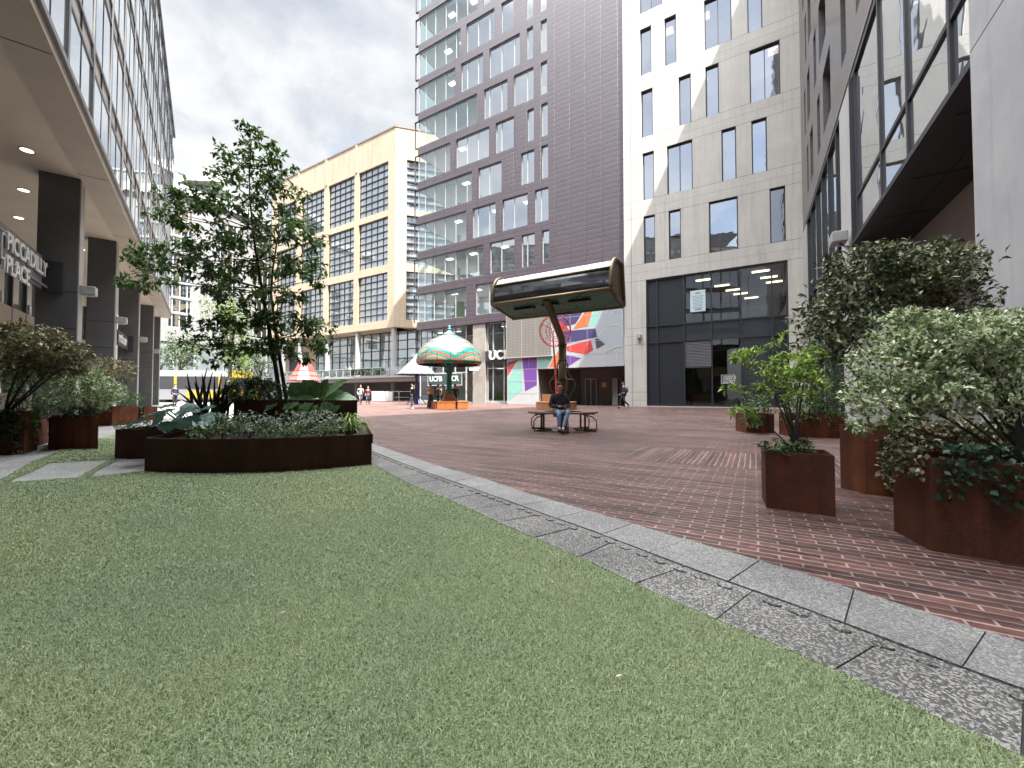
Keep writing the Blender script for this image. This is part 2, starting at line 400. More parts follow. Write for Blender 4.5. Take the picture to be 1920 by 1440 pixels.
tag(MB().prism([(p.x, p.y) for p in K_OUT]+[(p.x, p.y) for p in K_IN[::-1]], -.03, .004).build('kerb_bed', M_('joint_dirt')), kind='structure')
def sheet(name, poly, z, mat, kind='structure'):
    o = MB().quad(*[(p[0], p[1], z) for p in poly]).build(name, mat)
    bm = bmesh.new(); bm.from_mesh(o.data)
    bm.normal_update()
    bm.faces.ensure_lookup_table()
    if bm.faces[0].normal.z < 0: bmesh.ops.reverse_faces(bm, faces=bm.faces[:])
    bmesh.ops.triangulate(bm, faces=bm.faces[:]); bm.to_mesh(o.data); bm.free()
    return tag(o, kind=kind)
sheet('ground', [(-320,-80),(320,-80),(320,420),(-320,420)], -.06, M_('asphalt'))
sheet('plaza', [(-18,-14),(40,-14),(40,60),(-34,60),(-34,30)], 0, M_('brick_paving'))
# left side: grey paving with the turf laid into it
LB = [G(0, 908), G(60, 903), G(139, 898), G(210, 892), G(270, 884)]
pv = [(-22, -6)]+[(-3.2, -6)]+[(p.x+.25, p.y+.25) for p in (G(270, 884),)]+[(-3.6, 5.2), (-4.4, 8.0), (-7.5, 13), (-13, 22), (-22, 34), (-34, 46), (-52, 46)]
sheet('pavement', pv, .004, M_('paving_grey'))
turf_poly = [(p.x, p.y) for p in K_IN if p.y < 5.9][::-1]
turf_poly = turf_poly+[(-2.3, 6.6), (-4.2, 6.4)]+[(p.x, p.y) for p in LB[::-1]]+[(-6.5, 4.0), (-9, 2.2), (-9, -2.2)]
sheet('turf', turf_poly, .010, M_('turf_base'))
patch = [G(*p) for p in ((60,871),(109,846),(160,829),(222,812),(300,806),(300,858),(190,864))]
sheet('turf_patch', [(p.x, p.y) for p in patch], .008, M_('turf_base'))
band1 = [G(*p) for p in ((-40,925),(62,866),(100,852),(115,858),(62,885),(0,912))]
band2 = [G(*p) for p in ((139,900),(204,864),(222,862),(165,895))]
for k, b_ in enumerate((band1, band2)): sheet('turf_band', [(p.x, p.y) for p in b_], .012+.004*k, M_('turf_base'))
def in_poly(x, y, poly):
    r = np.zeros(len(x), bool); n = len(poly)
    for i in range(n):
        x0, y0 = poly[i]; x1, y1 = poly[(i+1)%n]
        c = ((y0 > y) != (y1 > y)); xi = (x1-x0)*(y-y0)/((y1-y0) if abs(y1-y0) > 1e-12 else 1e-12)+x0
        r ^= c & (x < xi)
    return r
def blades(polys, rings):
    V = []; T = []; tint = []; n0 = 0
    for (y0, y1, dens, wd, hgt) in rings:
        xr = (-9, 4.0); n = int((xr[1]-xr[0])*(y1-y0)*dens)
        x = RNG.uniform(*xr, n); y = RNG.uniform(y0, y1, n)
        ok = np.abs(x) < y*1.34+.25; x, y = x[ok], y[ok]
        ok = np.zeros(len(x), bool)
        for p in polys: ok |= in_poly(x, y, p)
        x, y = x[ok], y[ok]; n = len(x)
        th = RNG.uniform(0, 2*np.pi, n); le = RNG.uniform(.25, 1.0, n)*hgt; h = hgt*RNG.uniform(.45, 1.0, n); wdt = wd*RNG.uniform(.6, 1.2, n)
        cx, cy = np.cos(th), np.sin(th); ph = th+RNG.uniform(-1.2, 1.2, n)+np.pi/2
        a = np.stack([x-np.cos(ph)*wdt, y-np.sin(ph)*wdt, np.full(n, .008)], 1); b = np.stack([x+np.cos(ph)*wdt, y+np.sin(ph)*wdt, np.full(n, .008)], 1)
        m1 = np.stack([x+cx*le*.45-np.cos(ph)*wdt*.8, y+cy*le*.45-np.sin(ph)*wdt*.8, .008+h*.75], 1); m2 = m1+np.stack([np.cos(ph)*wdt*1.6, np.sin(ph)*wdt*1.6, np.zeros(n)], 1)
        c = np.stack([x+cx*le*1.25, y+cy*le*1.25, .008+h], 1)
        V.append(np.stack([a, b, m2, m1, c], 1).reshape(-1, 3))
        i = n0+np.arange(n)*5
        T.append(np.stack([i, i+1, i+2, i, i+2, i+3, i+3, i+2, i+4], 1).reshape(-1, 3)); n0 += n*5
        tint.append(np.repeat(np.clip(RNG.normal(.5, .19, n), 0, 1), 5))
    return np.concatenate(V), np.concatenate(T), np.concatenate(tint)
_pp = [turf_poly, [(p.x, p.y) for p in patch], [(p.x, p.y) for p in band1], [(p.x, p.y) for p in band2]]
V, T, tn = blades(_pp, [(.75, 2.0, 46000, .0014, .016), (2.0, 3.2, 24000, .0019, .017), (3.2, 4.8, 9000, .0031, .019), (4.8, 8.5, 3000, .005, .021)])
tag(np_mesh('grass', V, T, M_('turf_blade'), tint=tn), 'short pale green artificial grass blades covering the lawn', 'grass', kind='stuff')
del V, T, tn
plain('dry_leaf', (.50, .40, .30), .6, .1, 9)
for (px, py, an, lab) in ((530,1162,.5,'single pale dry leaf lying on the lawn left of centre'),(1160,1285,.2,'tiny pale leaf scrap on the lawn below the kerb')):
    q = G(px, py); o = MB().add([(-.013,0,0),(0,-.0045,.002),(.014,0,.004),(0,.0045,.002)], [(0,1,2),(0,2,3)]).build('fallen_leaf', MATS['dry_leaf']); o.location = (q.x, q.y, .030); o.rotation_euler.z = an; tag(o, lab, 'leaf', 'dry leaves on the lawn')
road = [(-140, 47.0), (-14, 47.0), (-14, 62), (-140, 62)]
sheet('road', [(-160, 40), (-21, 46), (-26, 74), (-160, 74)], -.02, M_('asphalt'))
# ------------------------------------------------------------------ buildings
def holed(x0, x1, z0, z1, holes, y=0., t=.3, mb=None):
    """wall sheet facing +y with openings and their reveals"""
    mb = mb or MB(); eps = 1e-6
    xs = sorted({round(v, 4) for v in [x0, x1]+[h[0] for h in holes]+[h[1] for h in holes] if x0-eps <= v <= x1+eps})
    zs = sorted({round(v, 4) for v in [z0, z1]+[h[2] for h in holes]+[h[3] for h in holes] if z0-eps <= v <= z1+eps})
    for a, b in zip(xs, xs[1:]):
        run = None
        for c, d in zip(zs, zs[1:]):
            mx, mz = (a+b)/2, (c+d)/2
            solid = not any(h[0] < mx < h[1] and h[2] < mz < h[3] for h in holes)
            if solid: mb.quad((b,y,c), (a,y,c), (a,y,d), (b,y,d))
    for h in holes:
        a, b, c, d = h
        mb.quad((a,y,c),(b,y,c),(b,y-t,c),(a,y-t,c)); mb.quad((a,y,d),(a,y-t,d),(b,y-t,d),(b,y,d))
        mb.quad((a,y,c),(a,y-t,c),(a,y-t,d),(a,y,d)); mb.quad((b,y,c),(b,y,d),(b,y-t,d),(b,y-t,c))
    return mb
def window(par, x0, x1, z0, z1, y, fr, gl, fw=.06, fd=.08, mull=(), trans=(), blind=None, mw=.05, gy=None):
    m = MB(); e = .002
    m.box(x0+e, x0+fw, y-fd, y, z0+e, z1-e); m.box(x1-fw, x1-e, y-fd, y, z0+e, z1-e)
    m.box(x0+fw, x1-fw, y-fd, y, z0+e, z0+fw); m.box(x0+fw, x1-fw, y-fd, y, z1-fw, z1-e)
    for q in mull: m.box(q-mw/2, q+mw/2, y-fd+.004, y-.004, z0+fw, z1-fw)
    qs = sorted([x0+fw]+[v for q in mull for v in (q-mw/2, q+mw/2)]+[x1-fw])
    for q in trans:
        for a, b in zip(qs[::2], qs[1::2]): m.box(a, b, y-fd+.008, y-.008, q-mw/2, q+mw/2)
    f = m.build('window', fr, par)
    gy = y-fd*.6 if gy is None else gy
    MB().quad((x1-fw*.7,gy,z0+fw*.7),(x0+fw*.7,gy,z0+fw*.7),(x0+fw*.7,gy,z1-fw*.7),(x1-fw*.7,gy,z1-fw*.7)).build('pane', gl, f)
    if blind:
        b = MB()
        for q0, q1, dz in blind: b.box(q0, q1, gy-.10, gy-.085, z1-dz, z1-.02)
        b.build('blind', M_('blind'), f)
    return f
plain('blind', (.62, .65, .64), .8, .05); plain('frame_dark', (.020, .021, .025), .45, .1); plain('frame_pale', (.34, .36, .355), .4, .08)
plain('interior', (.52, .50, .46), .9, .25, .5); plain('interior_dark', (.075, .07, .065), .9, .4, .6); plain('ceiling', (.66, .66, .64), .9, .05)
emit('lamp_warm', (1., .86, .55), 2.0); emit('lamp_white', (1., .93, .78), 1.1)
clear_glass('glass_clear', (.84, .95, .95), .40, 1.55, .06); clear_glass('glass_shop', (.55, .62, .62), .08, 1.5, .05)
clear_glass('glass_corner', (.82, .93, .93), .16, 1.5)
clear_glass('glass_dark', (.24, .25, .26), .40, 1.75, .10)
mirror_glass('glass_far', (.20, .23, .24), .30, 1.6, .12, .5); mirror_glass('glass_curtain', (.20, .22, .22), .30, 1.8, .14, .35)
mirror_glass('glass_right', (.10, .10, .095), .42, 1.8, .22, .55); mirror_glass('glass_black', (.006, .008, .013), .006, 1.12, .06)
# ---- pale concrete office block
def joint_wall(name, base, lines, period, zoff, vxs, streak=.5, soft=.10):
    t = NT(name); v = t.coord(); s = t.n('ShaderNodeSeparateXYZ'); t.l(v, s.inputs[0])
    z = t.math('MODULO', t.math('ADD', s.outputs['Z'], 100*period-zoff), period); m = None
    for q, wd in lines:
        a = t.math('LESS_THAN', t.math('ABSOLUTE', t.math('SUBTRACT', z, q)), wd); m = a if m is None else t.math('MAXIMUM', m, a)
    for q in vxs: m = t.math('MAXIMUM', m, t.math('LESS_THAN', t.math('ABSOLUTE', t.math('SUBTRACT', s.outputs['X'], q)), .018))
    n = t.noise(v, .8, 7, .65); c = t.ramp(n, (.3, tuple(x*(1-soft) for x in base)), (.7, tuple(x*(1+soft*.6) for x in base)))
    st = t.noise(t.mapping(v, scale=(2.5, 1, .16)), 1.6, 6, .6)
    # rain stains run down below each ledge line
    near = t.math('SUBTRACT', 1., t.math('DIVIDE', t.math('SUBTRACT', z, lines[0][0]-1.6), 1.6), True)
    stain = t.math('MULTIPLY', t.ramp(st, (.47, 0.), (.72, streak)), t.ramp(t.noise(t.mapping(v, scale=(.6, 1, .25)), 1.0, 3), (.4, .25), (.6, 1.)))
    c = t.mix(stain, c, tuple(x*.52 for x in base)); c = t.mix(1., c, t.ramp(t.noise(v, 22, 4), (.3, .93), (.7, 1.05)), 'MULTIPLY')
    c = t.mix(m, c, tuple(x*.32 for x in base))
    h = t.math('SUBTRACT', t.math('MULTIPLY', t.noise(v, 45, 3), .15), m)
    MATS[name] = t.end(t.bsdf(c, .82, bump=h, bs=.5, bd=.012)); return MATS[name]
joint_wall('pale_concrete', (.48, .455, .41), [(0., .016), (.64, .014), (4.955-.64, .014)], 4.955, 10.385, (-.58,), .55)
W = fthing('office_building', 'pale concrete office block with scattered dark tall windows and big ground floor glazing', 'building', FR_WHITE)
fx = FR_WHITE.xx; rows = [(11.02, 14.70), (15.98, 19.66), (20.93, 24.61), (25.89, 29.57), (30.84, 34.5)]
wins = [[(1209.5,1231),(1257,1280),(1333.5,1388.5),(1449,1479)], [(1208.5,1230),(1255,1303.5),(1359,1387),(1416.5,1446)],
        [(1206.5,1228.5),(1278.5,1302),(1330,1355.5),(1414.5,1473.5)], [(1205.5,1227),(1252.5,1275),(1329,1381.5),(1412,1441)], [(1205,1249),(1300,1325),(1400,1425)]]
holes = []; specs = []
for (z0, z1), ws in zip(rows, wins):
    for a, b in ws:
        x1, x0 = fx(a), fx(b); holes.append((x0, x1, z0, z1)); specs.append((x0, x1, z0, z1))
big = (-10.70, -1.66, .06, 9.74); holes.append(big)
XR = -11.58
wall = holed(XR, 0., 0., 40., holes, 0., .34)
wall.quad((0,0,0),(0,-16,0),(0,-16,40),(0,0,40)); wall.quad((XR,0,40),(0,0,40),(0,-16,40),(XR,-16,40))
wall.build('wall', M_('pale_concrete'), W)
for k, (x0, x1, z0, z1) in enumerate(specs):
    wd = x1-x0; bl = None
    if z0 < 12 and k != 9: bl = [(x0+.05, x1-.05, (.75, .62, .55, 1.25)[k%4])]
    elif random.random() < .35: bl = [(x0+.05, x1-.05, random.uniform(.2, .9))]
    window(W, x0, x1, z0, z1, -.16, M_('frame_dark'), M_('glass_dark'), .075, .1, (((x0+x1)/2,) if wd > 1.4 and k != 2 else ()), (), bl)
gm = [-2.47, -4.34, -6.16, -7.99, -9.81]
m = MB()
a, b, c, d = big
for q in (a+.05, b-.05): m.box(q-.05, q+.05, -.30, -.08, c, d)
for q in gm: m.box(q-.045, q+.045, -.29, -.09, c+.1, d-.1)
m.box(a+.1, b-.1, -.30, -.08, d-.1, d); m.box(a+.1, b-.1, -.30, -.08, c, c+.1)
qs = [a+.1]+[v for q in sorted(gm) for v in (q-.045, q+.045)]+[b-.1]
for z in (6.15, 4.88):
    for p0, p1 in zip(qs[::2], qs[1::2]): m.box(p0, p1, -.28, -.10, z-.045, z+.045)
cg = m.build('glazing_frame', M_('frame_dark'), W)
m = MB(); m.quad((b,-.2,4.9),(a,-.2,4.9),(a,-.2,6.1),(b,-.2,6.1)); m.quad((gm[1],-.2,c),(b,-.2,c),(b,-.2,9.7),(gm[1],-.2,9.7)) if False else None
m.build('spandrel_pane', M_('glass_black'), cg)
for (p, q, z0, z1) in ((gm[1], b, 6.2, 9.7), (gm[1], b, .1, 4.85), (a, gm[3], .1, 4.85)): MB().quad((q,-.2,z0),(p,-.2,z0),(p,-.2,z1),(q,-.2,z1)).build('tinted_pane', M_('glass_black'), cg)
m = MB()
for (p, q, z0, z1) in ((gm[4], gm[1], 6.2, 9.7), (a, gm[4], 6.2, 9.7), (gm[2], gm[1], .1, 2.85), (gm[3], gm[2], .1, 4.85)): m.quad((q,-.2,z0),(p,-.2,z0),(p,-.2,z1),(q,-.2,z1))
clear_glass('glass_ground', (.50, .52, .50), .03, 1.42, .04)
m.build('pane', M_('glass_ground'), cg)
m = MB(); m.box(gm[2]+.05, gm[1]-.05, -.26, -.2, 2.86, 2.94)
for k in range(17):
    z = 2.98+k*.109; m.add([(gm[1]-.05,-.24,z+.085),(gm[2]+.05,-.24,z+.085),(gm[2]+.05,-.12,z),(gm[1]-.05,-.12,z),(gm[1]-.05,-.24,z+.07),(gm[2]+.05,-.24,z+.07),(gm[2]+.05,-.13,z-.02),(gm[1]-.05,-.13,z-.02)],
        [(0,1,2,3),(7,6,5,4),(3,2,6,7)])
plain('louvre', (.20, .20, .215), .45, .05); m.build('louvre', M_('louvre'), W)
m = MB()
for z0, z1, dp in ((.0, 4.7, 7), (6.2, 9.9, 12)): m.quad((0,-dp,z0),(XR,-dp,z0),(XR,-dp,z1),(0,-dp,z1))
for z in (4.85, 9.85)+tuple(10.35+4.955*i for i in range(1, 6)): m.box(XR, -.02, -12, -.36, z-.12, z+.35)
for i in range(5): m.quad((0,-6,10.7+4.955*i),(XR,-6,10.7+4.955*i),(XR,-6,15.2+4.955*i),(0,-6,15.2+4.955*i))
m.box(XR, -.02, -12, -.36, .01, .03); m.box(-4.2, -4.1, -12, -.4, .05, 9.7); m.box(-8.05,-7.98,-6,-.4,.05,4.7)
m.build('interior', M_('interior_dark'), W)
def ceiling_lamp(par, x, y, z, wx=.6, wy=.6, mat='lamp_white'):
    return MB().box(x-wx/2, x+wx/2, y-wy/2, y+wy/2, z-.05, z-.01).build('ceiling_light', M_(mat), par)
for x, y in ((-5.5,-2.0),(-6.6,-4.5),(-7.3,-6.5),(-7.8,-8.3),(-8.6,-10.5),(-9.2,-1.7),(-9.75,-3.7),(-10.15,-5.4)): ceiling_lamp(W, x, y, 9.7, 1.05, .32, 'lamp_warm')
for x, y, k in ((-3.2,-1.8,3),(-5.8,-1.9,3),(-10.2,-1.5,2),(-5.6,-1.6,2),(-9.6,-1.3,1)): ceiling_lamp(W, x, y, (11.0+4.955*(k+1))-.77, .7, .7)
plain('balustrade', (.30, .40, .41), .25, .05); MB().box(-9.6, -4.5, -1.15, -1.1, 6.3, 7.15).build('balustrade', M_('balustrade'), W)
plain('desk_wood', (.34, .22, .11), .5, .2); MB().box(-6.1,-4.6,-2.6,-2.2,.05,1.0).box(-7.4,-6.8,-3.2,-2.8,.05,.75).build('counter', M_('desk_wood'), W)
plain('poster_paper', (.50, .62, .64), .6, .04); plain('print_grey', (.20, .27, .30), .6, .05); plain('sign_white', (.55, .56, .55), .5, .03)
P = fthing('poster', 'pale blue printed notice taped inside the big ground floor glazing', 'poster', FR_WHITE)
xa, za = FR_WHITE.at(1294, 546, -.2); xb, zb = FR_WHITE.at(1323, 583, -.2)
MB().box(xb, xa, -.196, -.188, zb, za).build('sheet', M_('poster_paper'), P)
pr = MB()
for k in range(9):
    z = za-.42-k*(za-zb-.62)/9; w2 = (xa-xb)*random.uniform(.55, .78)/2; pr.box((xa+xb)/2-w2, (xa+xb)/2+w2, -.1875, -.186, z-.02, z+.02)
pr.box((xa+xb)/2-.18, (xa+xb)/2+.18, -.1875, -.186, za-.26, za-.14); pr.box(xa-.55, xa-.3, -.1875, -.186, zb+.1, zb+.25); pr.box(xb+.25, xb+.5, -.1875, -.186, zb+.1, zb+.25)
pr.build('print', M_('print_grey'), P)
S = fthing('window_sign', 'small dark sign with white outline and four lines of white capitals in ground floor glazing', 'sign', FR_WHITE)
xa, za = FR_WHITE.at(1352, 703, -.17); xb, zb = FR_WHITE.at(1378, 719, -.17)
fm = MB()
for (p0, p1, q0, q1) in ((xb, xa, za-.03, za), (xb, xa, zb, zb+.03), (xb, xb+.03, zb+.03, za-.03), (xa-.03, xa, zb+.03, za-.03)): fm.box(p0, p1, -.172, -.165, q0, q1)
fm.build('frame', M_('sign_white'), S)
text_mesh('UNIVERSITY\nCAMPUS OF\nFOOTBALL\nBUSINESS', .155, .003, M_('sign_white'), parent=S, M=wall_text_matrix(xa-.1, -.168, za-.19), bold=.004)
Lm = fthing('wall_lamp', 'small grey box lamp on the pale concrete wall left of the big glazing', 'wall lamp', FR_WHITE)
xl, zl = FR_WHITE.at(1199, 631)
MB().box(xl-.15, xl+.15, .002, .30, zl-.16, zl+.14).build('housing', plain('lamp_grey', (.30,.30,.29), .5, .1), Lm, bevel=.015)
MB().box(xl-.11, xl+.11, .05, .26, zl-.19, zl-.162).build('diffuser', M_('frame_pale'), Lm)
# ---- plum clad tower on the same wall line
def clad_mat(name, base, blue):
    t = NT(name); v = t.coord(); r = t.mapping(v, rot=(rad(-90), 0, 0), loc=(.61, 7.83, 0))
    o = t.n('ShaderNodeTexBrick'); o.offset = 0.; o.squash = 1.; 
    cb = t.n('ShaderNodeSeparateXYZ'); t.l(v, cb.inputs[0]); cc = t.n('ShaderNodeCombineXYZ')
    t.l(t.math('ADD', cb.outputs['X'], 13.59), cc.inputs[0]); t.l(t.math('ADD', cb.outputs['Z'], 38.3-7.83), cc.inputs[1]); t.l(cc.outputs[0], o.inputs['Vector'])
    for k, x in (('Scale', 1.), ('Brick Width', 1.4), ('Row Height', .4256), ('Mortar Size', .030), ('Mortar Smooth', .1), ('Bias', 0.)): o.inputs[k].default_value = x
    o.inputs['Color1'].default_value = (*base, 1); o.inputs['Color2'].default_value = (*[c*.90 for c in base], 1); o.inputs['Mortar'].default_value = (*[c*.25 for c in base], 1)
    st = t.noise(t.mapping(v, scale=(1.6, 1, .13)), 1.4, 7, .65)
    c = t.mix(t.ramp(st, (.56, 0.), (.74, .45)), o.outputs['Color'], tuple(x*.45 for x in base))
    c = t.mix(t.ramp(t.noise(v, .12, 3), (.35, 0.), (.65, .5)), c, blue, 'MIX') if blue else c
    MATS[name] = t.end(t.bsdf(c, .38, bump=t.math('MULTIPLY', o.outputs['Fac'], -1.), bs=.6, bd=.02, spec=.6)); return MATS[name]
clad_mat('plum_cladding', (.074, .058, .068), None)
PB = fthing('office_tower', 'plum brown panel clad office tower with staggered ribbon windows and glazed corner', 'building', FR_WHITE)
X1 = 22.42; TOP = 50.0; T = lambda i: 7.83+3.83*i
floors = {1: [(784,872),(890,940)], 2: [(784,904.8),(916.7,963.3),(976.8,1001.6),(1015.8,1029)], 3: [(784,872),(883.8,927.4),(940.4,988),(1002,1028)],
 4: [(784,882.3),(894.5,938.8),(976,1001),(1015,1027.5)], 5: [(784,841),(852,915),(927.4,962.2),(988,1000.5),(1014.7,1027)], 6: [(784,892),(905,950),(962,1000),(1013.5,1026)],
 7: [(784,850),(861,903),(915,973.8),(987,999),(1013.5,1025.7)], 8: [(784,859.8),(871,925),(938,961),(987,999),(1013,1025)], 9: [(784,892),(903.7,917),(938,963),(987,999),(1013,1025)], 10: [(784,860),(872,926)]}
mul = [21.41, 20.07, 18.61, 17.2, 15.78, 14.41, 13.05, 11.65, 10.24, 8.85, 7.45]
holes = []; specs = []
for i, ws in floors.items():
    for a, b in ws:
        x1 = X1-.02 if a == 784 else fx(a); x0 = fx(b); x0 = min(mul+[x0], key=lambda q: abs(q-x0)) if min(abs(q-x0) for q in mul) < .3 else x0
        z0, z1 = T(i-1)+.86, T(i); specs.append((x0, x1, z0, z1, a == 784)); holes.append((x0, x1+(.5 if a == 784 else 0), z0, z1))
cl = holed(.02, X1, 7.83, TOP, holes, -.12, .22)
for i in range(1, 12):                                            # left return of the bands round the glazed corner
    z0 = T(i-1); cl.quad((X1,-.12,z0),(X1,-.12,z0+.86),(X1,-14,z0+.86),(X1,-14,z0))
cl.quad((.02,-.12,7.83),(X1,-.12,7.83),(X1,-14,7.83),(.02,-14,7.83))
cl.build('cladding', M_('plum_cladding'), PB)
for k, (x0, x1, z0, z1, corner) in enumerate(specs):
    mm = [q for q in mul if x0+.3 < q < x1-.25]; bl = []; ed = [x0]+sorted(mm)+[x1]
    for p, q in zip(ed, ed[1:]):
        if random.random() < (.9 if z0 > 18 else .45) and not (corner and q > 19): bl.append((p+.04, q-.04, random.choice((.45, .7, .9, 1.3 if not corner else .6, 2.0 if not corner else .6)) if z0 < 22 or random.random() < .75 else 2.5))
    f = window(PB, x0, x1, z0, z1, -.24, M_('frame_pale'), M_('glass_corner' if corner else 'glass_clear'), .055, .09, mm, (), bl or None, .055)
for i in floors:                                                   # glass round the corner
    if i < 11: MB().quad((X1-.03,-.3,T(i-1)+.86),(X1-.03,-6,T(i-1)+.86),(X1-.03,-6,T(i)),(X1-.03,-.3,T(i))).build('corner_pane', M_('glass_corner'), PB)
m = MB(); m2 = MB()
for i in range(0, 11):
    z = T(i); m.box(5.5, X1-.06, -7, -.36, z+.02, z+.72); m2.quad((5.5,-7,z+.72),(14.2,-7,z+.72),(14.2,-7,z+3.83),(5.5,-7,z+3.83)); m2.box(17.0, 17.35, -5, -4.6, z+.72, z+3.83); m2.box(20.3,20.55,-5,-4.7,z+.72,z+3.83)
    m2.box(14.2, 14.35, -7, -2.6, z+.72, z+3.83)
m.build('floor_slab', M_('ceiling'), PB); m2.build('interior', M_('interior'), PB)
for i, xs in ((1, (18.6, 15.5, 12.6)), (2, (19.2, 16.0, 12.2, 8.0)), (3, (18.0, 13.2, 9.6)), (4, (17,)), (5, (17.5, 13.5)), (7, (18.9, 14.4, 9.2)), (8, (19.5, 17.4)), (9, (19, 16))):
    for x in xs: ceiling_lamp(PB, x, -1.7, T(i), .75, .45)
plain('lime_green', (.36, .62, .06), .6, .08)
MB().box(16.6, 17.9, -1.0, -.9, T(0)+.9, T(0)+2.6).box(15.4, 16.1, -1.5, -1.4, T(0)+.9, T(0)+2.6).build('green_screen', M_('lime_green'), PB)
# ground floor of the tower
plain('column_concrete', (.26, .24, .215), .8, .12, 1.5, streak=.3)
gx = [22.2, 20.6, 19.0, 17.4, 16.0]
m = MB()
for q in gx: m.box(q-.05, q+.05, -.62, -.44, .2, 7.8)
for z in (.22, 3.1, 7.74): m.box(15.9, 22.25, -.60, -.46, z, z+.09)
cw = m.build('shopfront_frame', M_('frame_pale'), PB)
MB().quad((22.2,-.52,.2),(15.9,-.52,.2),(15.9,-.52,7.8),(22.2,-.52,7.8)).build('pane', M_('glass_shop'), cw)
xc1, xc0 = fx(884), fx(907.5)
MB().box(xc0, xc1, -.9, -.2, 0, 7.81).build('column', M_('column_concrete'), PB)
m = MB()
for q in (xc0-.12, xc0-.75, 11.5, 11.0): m.box(q-.045, q+.045, -.62, -.44, .2, 7.8)
for z in (.22, 3.4, 7.74): m.box(11.0, xc0, -.60, -.46, z, z+.08)
cw = m.build('entrance_frame', M_('frame_pale'), PB)
MB().quad((xc0,-.52,.2),(11.0,-.52,.2),(11.0,-.52,7.8),(xc0,-.52,7.8)).build('pane', M_('glass_shop'), cw)
MB().box(10.95, 22.3, -.75, -.3, .0, .2).build('plinth', M_('pale_paving') if 'pale_paving' in MATS else None, PB)
m = MB(); m.quad((22.3,-6,0),(10.9,-6,0),(10.9,-6,7.8),(22.3,-6,7.8)); m.box(10.9, 22.3, -6, -.7, 3.5, 3.8); m.build('lobby', M_('interior'), PB)
MB().box(11.35, 13.1, -1.3, -1.0, .21, 1.25).build('lobby_counter', M_('lime_green'), PB)
for x, y, z in ((18.5,-2.2,7.7),(20.6,-2,7.7),(12.3,-2,7.7),(12.6,-1.6,3.5)): ceiling_lamp(PB, x, y, z, .8, .3)
# mural, perforated screens and entrance recess
plain('mural_white', (.36, .375, .385), .5, .04, 6); plain('mural_mint', (.19, .40, .34), .5, .04); plain('mural_purple', (.12, .045, .22), .5, .05)
plain('mural_navy', (.045, .035, .11), .5, .05); plain('mural_red', (.42, .045, .042), .5, .05); plain('mural_orange', (.48, .125, .04), .5, .05); plain('mural_dark', (.06, .045, .06), .5, .05)
plain('mural_line', (.48, .49, .50), .5, .02); plain('mural_grey', (.33, .36, .385), .5, .03); plain('panel_joint', (.36, .38, .40), .6, .05)
mz = lambda px, py: FR_WHITE.at(px, py)
xl = fx(951.5); xm = fx(1008.5); xg = fx(1036)
zb = mz(1100, 688.5)[1]
MU = MB().box(xm, xl, -.12, .05, .02, mz(951.5, 673)[1]).box(.06, xm, -.12, .05, zb, 9.6).build('mural', M_('mural_white'), PB)
def mural_poly(pts, mat, lift):
    q = [mz(*p) for p in pts]; q = [(min(max(x, .07), xl-.01), z) for x, z in q]
    a = sum(q[i][0]*q[(i+1)%len(q)][1]-q[(i+1)%len(q)][0]*q[i][1] for i in range(len(q)))
    if a > 0: q = q[::-1]
    o = MB(); o.quad(*[(x, .05+lift, z) for x, z in q]); ob = o.build('shape', M_(mat), MU)
    bm = bmesh.new(); bm.from_mesh(ob.data); bmesh.ops.triangulate(bm, faces=bm.faces[:]); bm.to_mesh(ob.data); bm.free()
mp = [([(952,680),(970,677),(952,706)],'mural_red'), ([(952,679),(975,675),(952,687)],'mural_dark'), ([(953,711),(974,679),(977,683),(980,731),(954,751)],'mural_mint'),
 ([(980,671),(1007,669),(1007,722),(985,734)],'mural_purple'), ([(1010,669),(1036,668),(1036,674),(1024,688),(1010,689)],'mural_mint'), ([(1036,676),(1049,655),(1049,688),(1030,688)],'mural_orange'),
 ([(1036,650),(1042,648),(1042,662),(1036,672)],'mural_mint'),
 ([(1042,600),(1048,586),(1096,580),(1080,607),(1062,612)],'mural_navy'), ([(1075,617),(1091,595),(1100,579),(1112,578),(1103,612)],'mural_orange'),
 ([(1104,612),(1115,577),(1137,575),(1122,590),(1118,610)],'mural_mint'), ([(1046,622),(1117,616),(1120,632),(1060,645),(1048,640)],'mural_navy'),
 ([(1062,650),(1108,637),(1113,656),(1100,665),(1064,658)],'mural_red'), ([(1116,636),(1121,634),(1135,646),(1119,655)],'mural_dark'),
 ([(1046,664),(1062,666),(1091,671),(1064,688),(1046,688)],'mural_purple'), ([(1046,600),(1062,612),(1070,620),(1046,620)],'mural_red')]
for k, (p, mt) in enumerate(mp): mural_poly(p, mt, .004+.002*(k%3))
cxp = [(1118,616),(1122,592),(1137,577),(1172,572),(1172,650),(1150,655),(1136,645),(1122,634)]
mural_poly(cxp, 'mural_grey', .012)
ln = MB()
for z in [zb+1.075*k for k in range(1, 7)]: ln.box(.07, xg if z < 9.5 and z > 4.3 else xm, .066, .068, z-.012, z+.012)
for px in (1102, 1137.5, 1070): ln.box(fx(px)-.012, fx(px)+.012, .069, .071, zb, 9.58)
for z in (1.05, 2.12, 3.2): ln.box(xm, xl, .066, .068, z-.014, z+.014)
for px in (980, 992): ln.box(fx(px)-.01, fx(px)+.01, .069, .071, 3.2 if px == 992 else .05, 4.25)
ln.build('panel_seam', M_('panel_joint'), MU)
cv = MB()
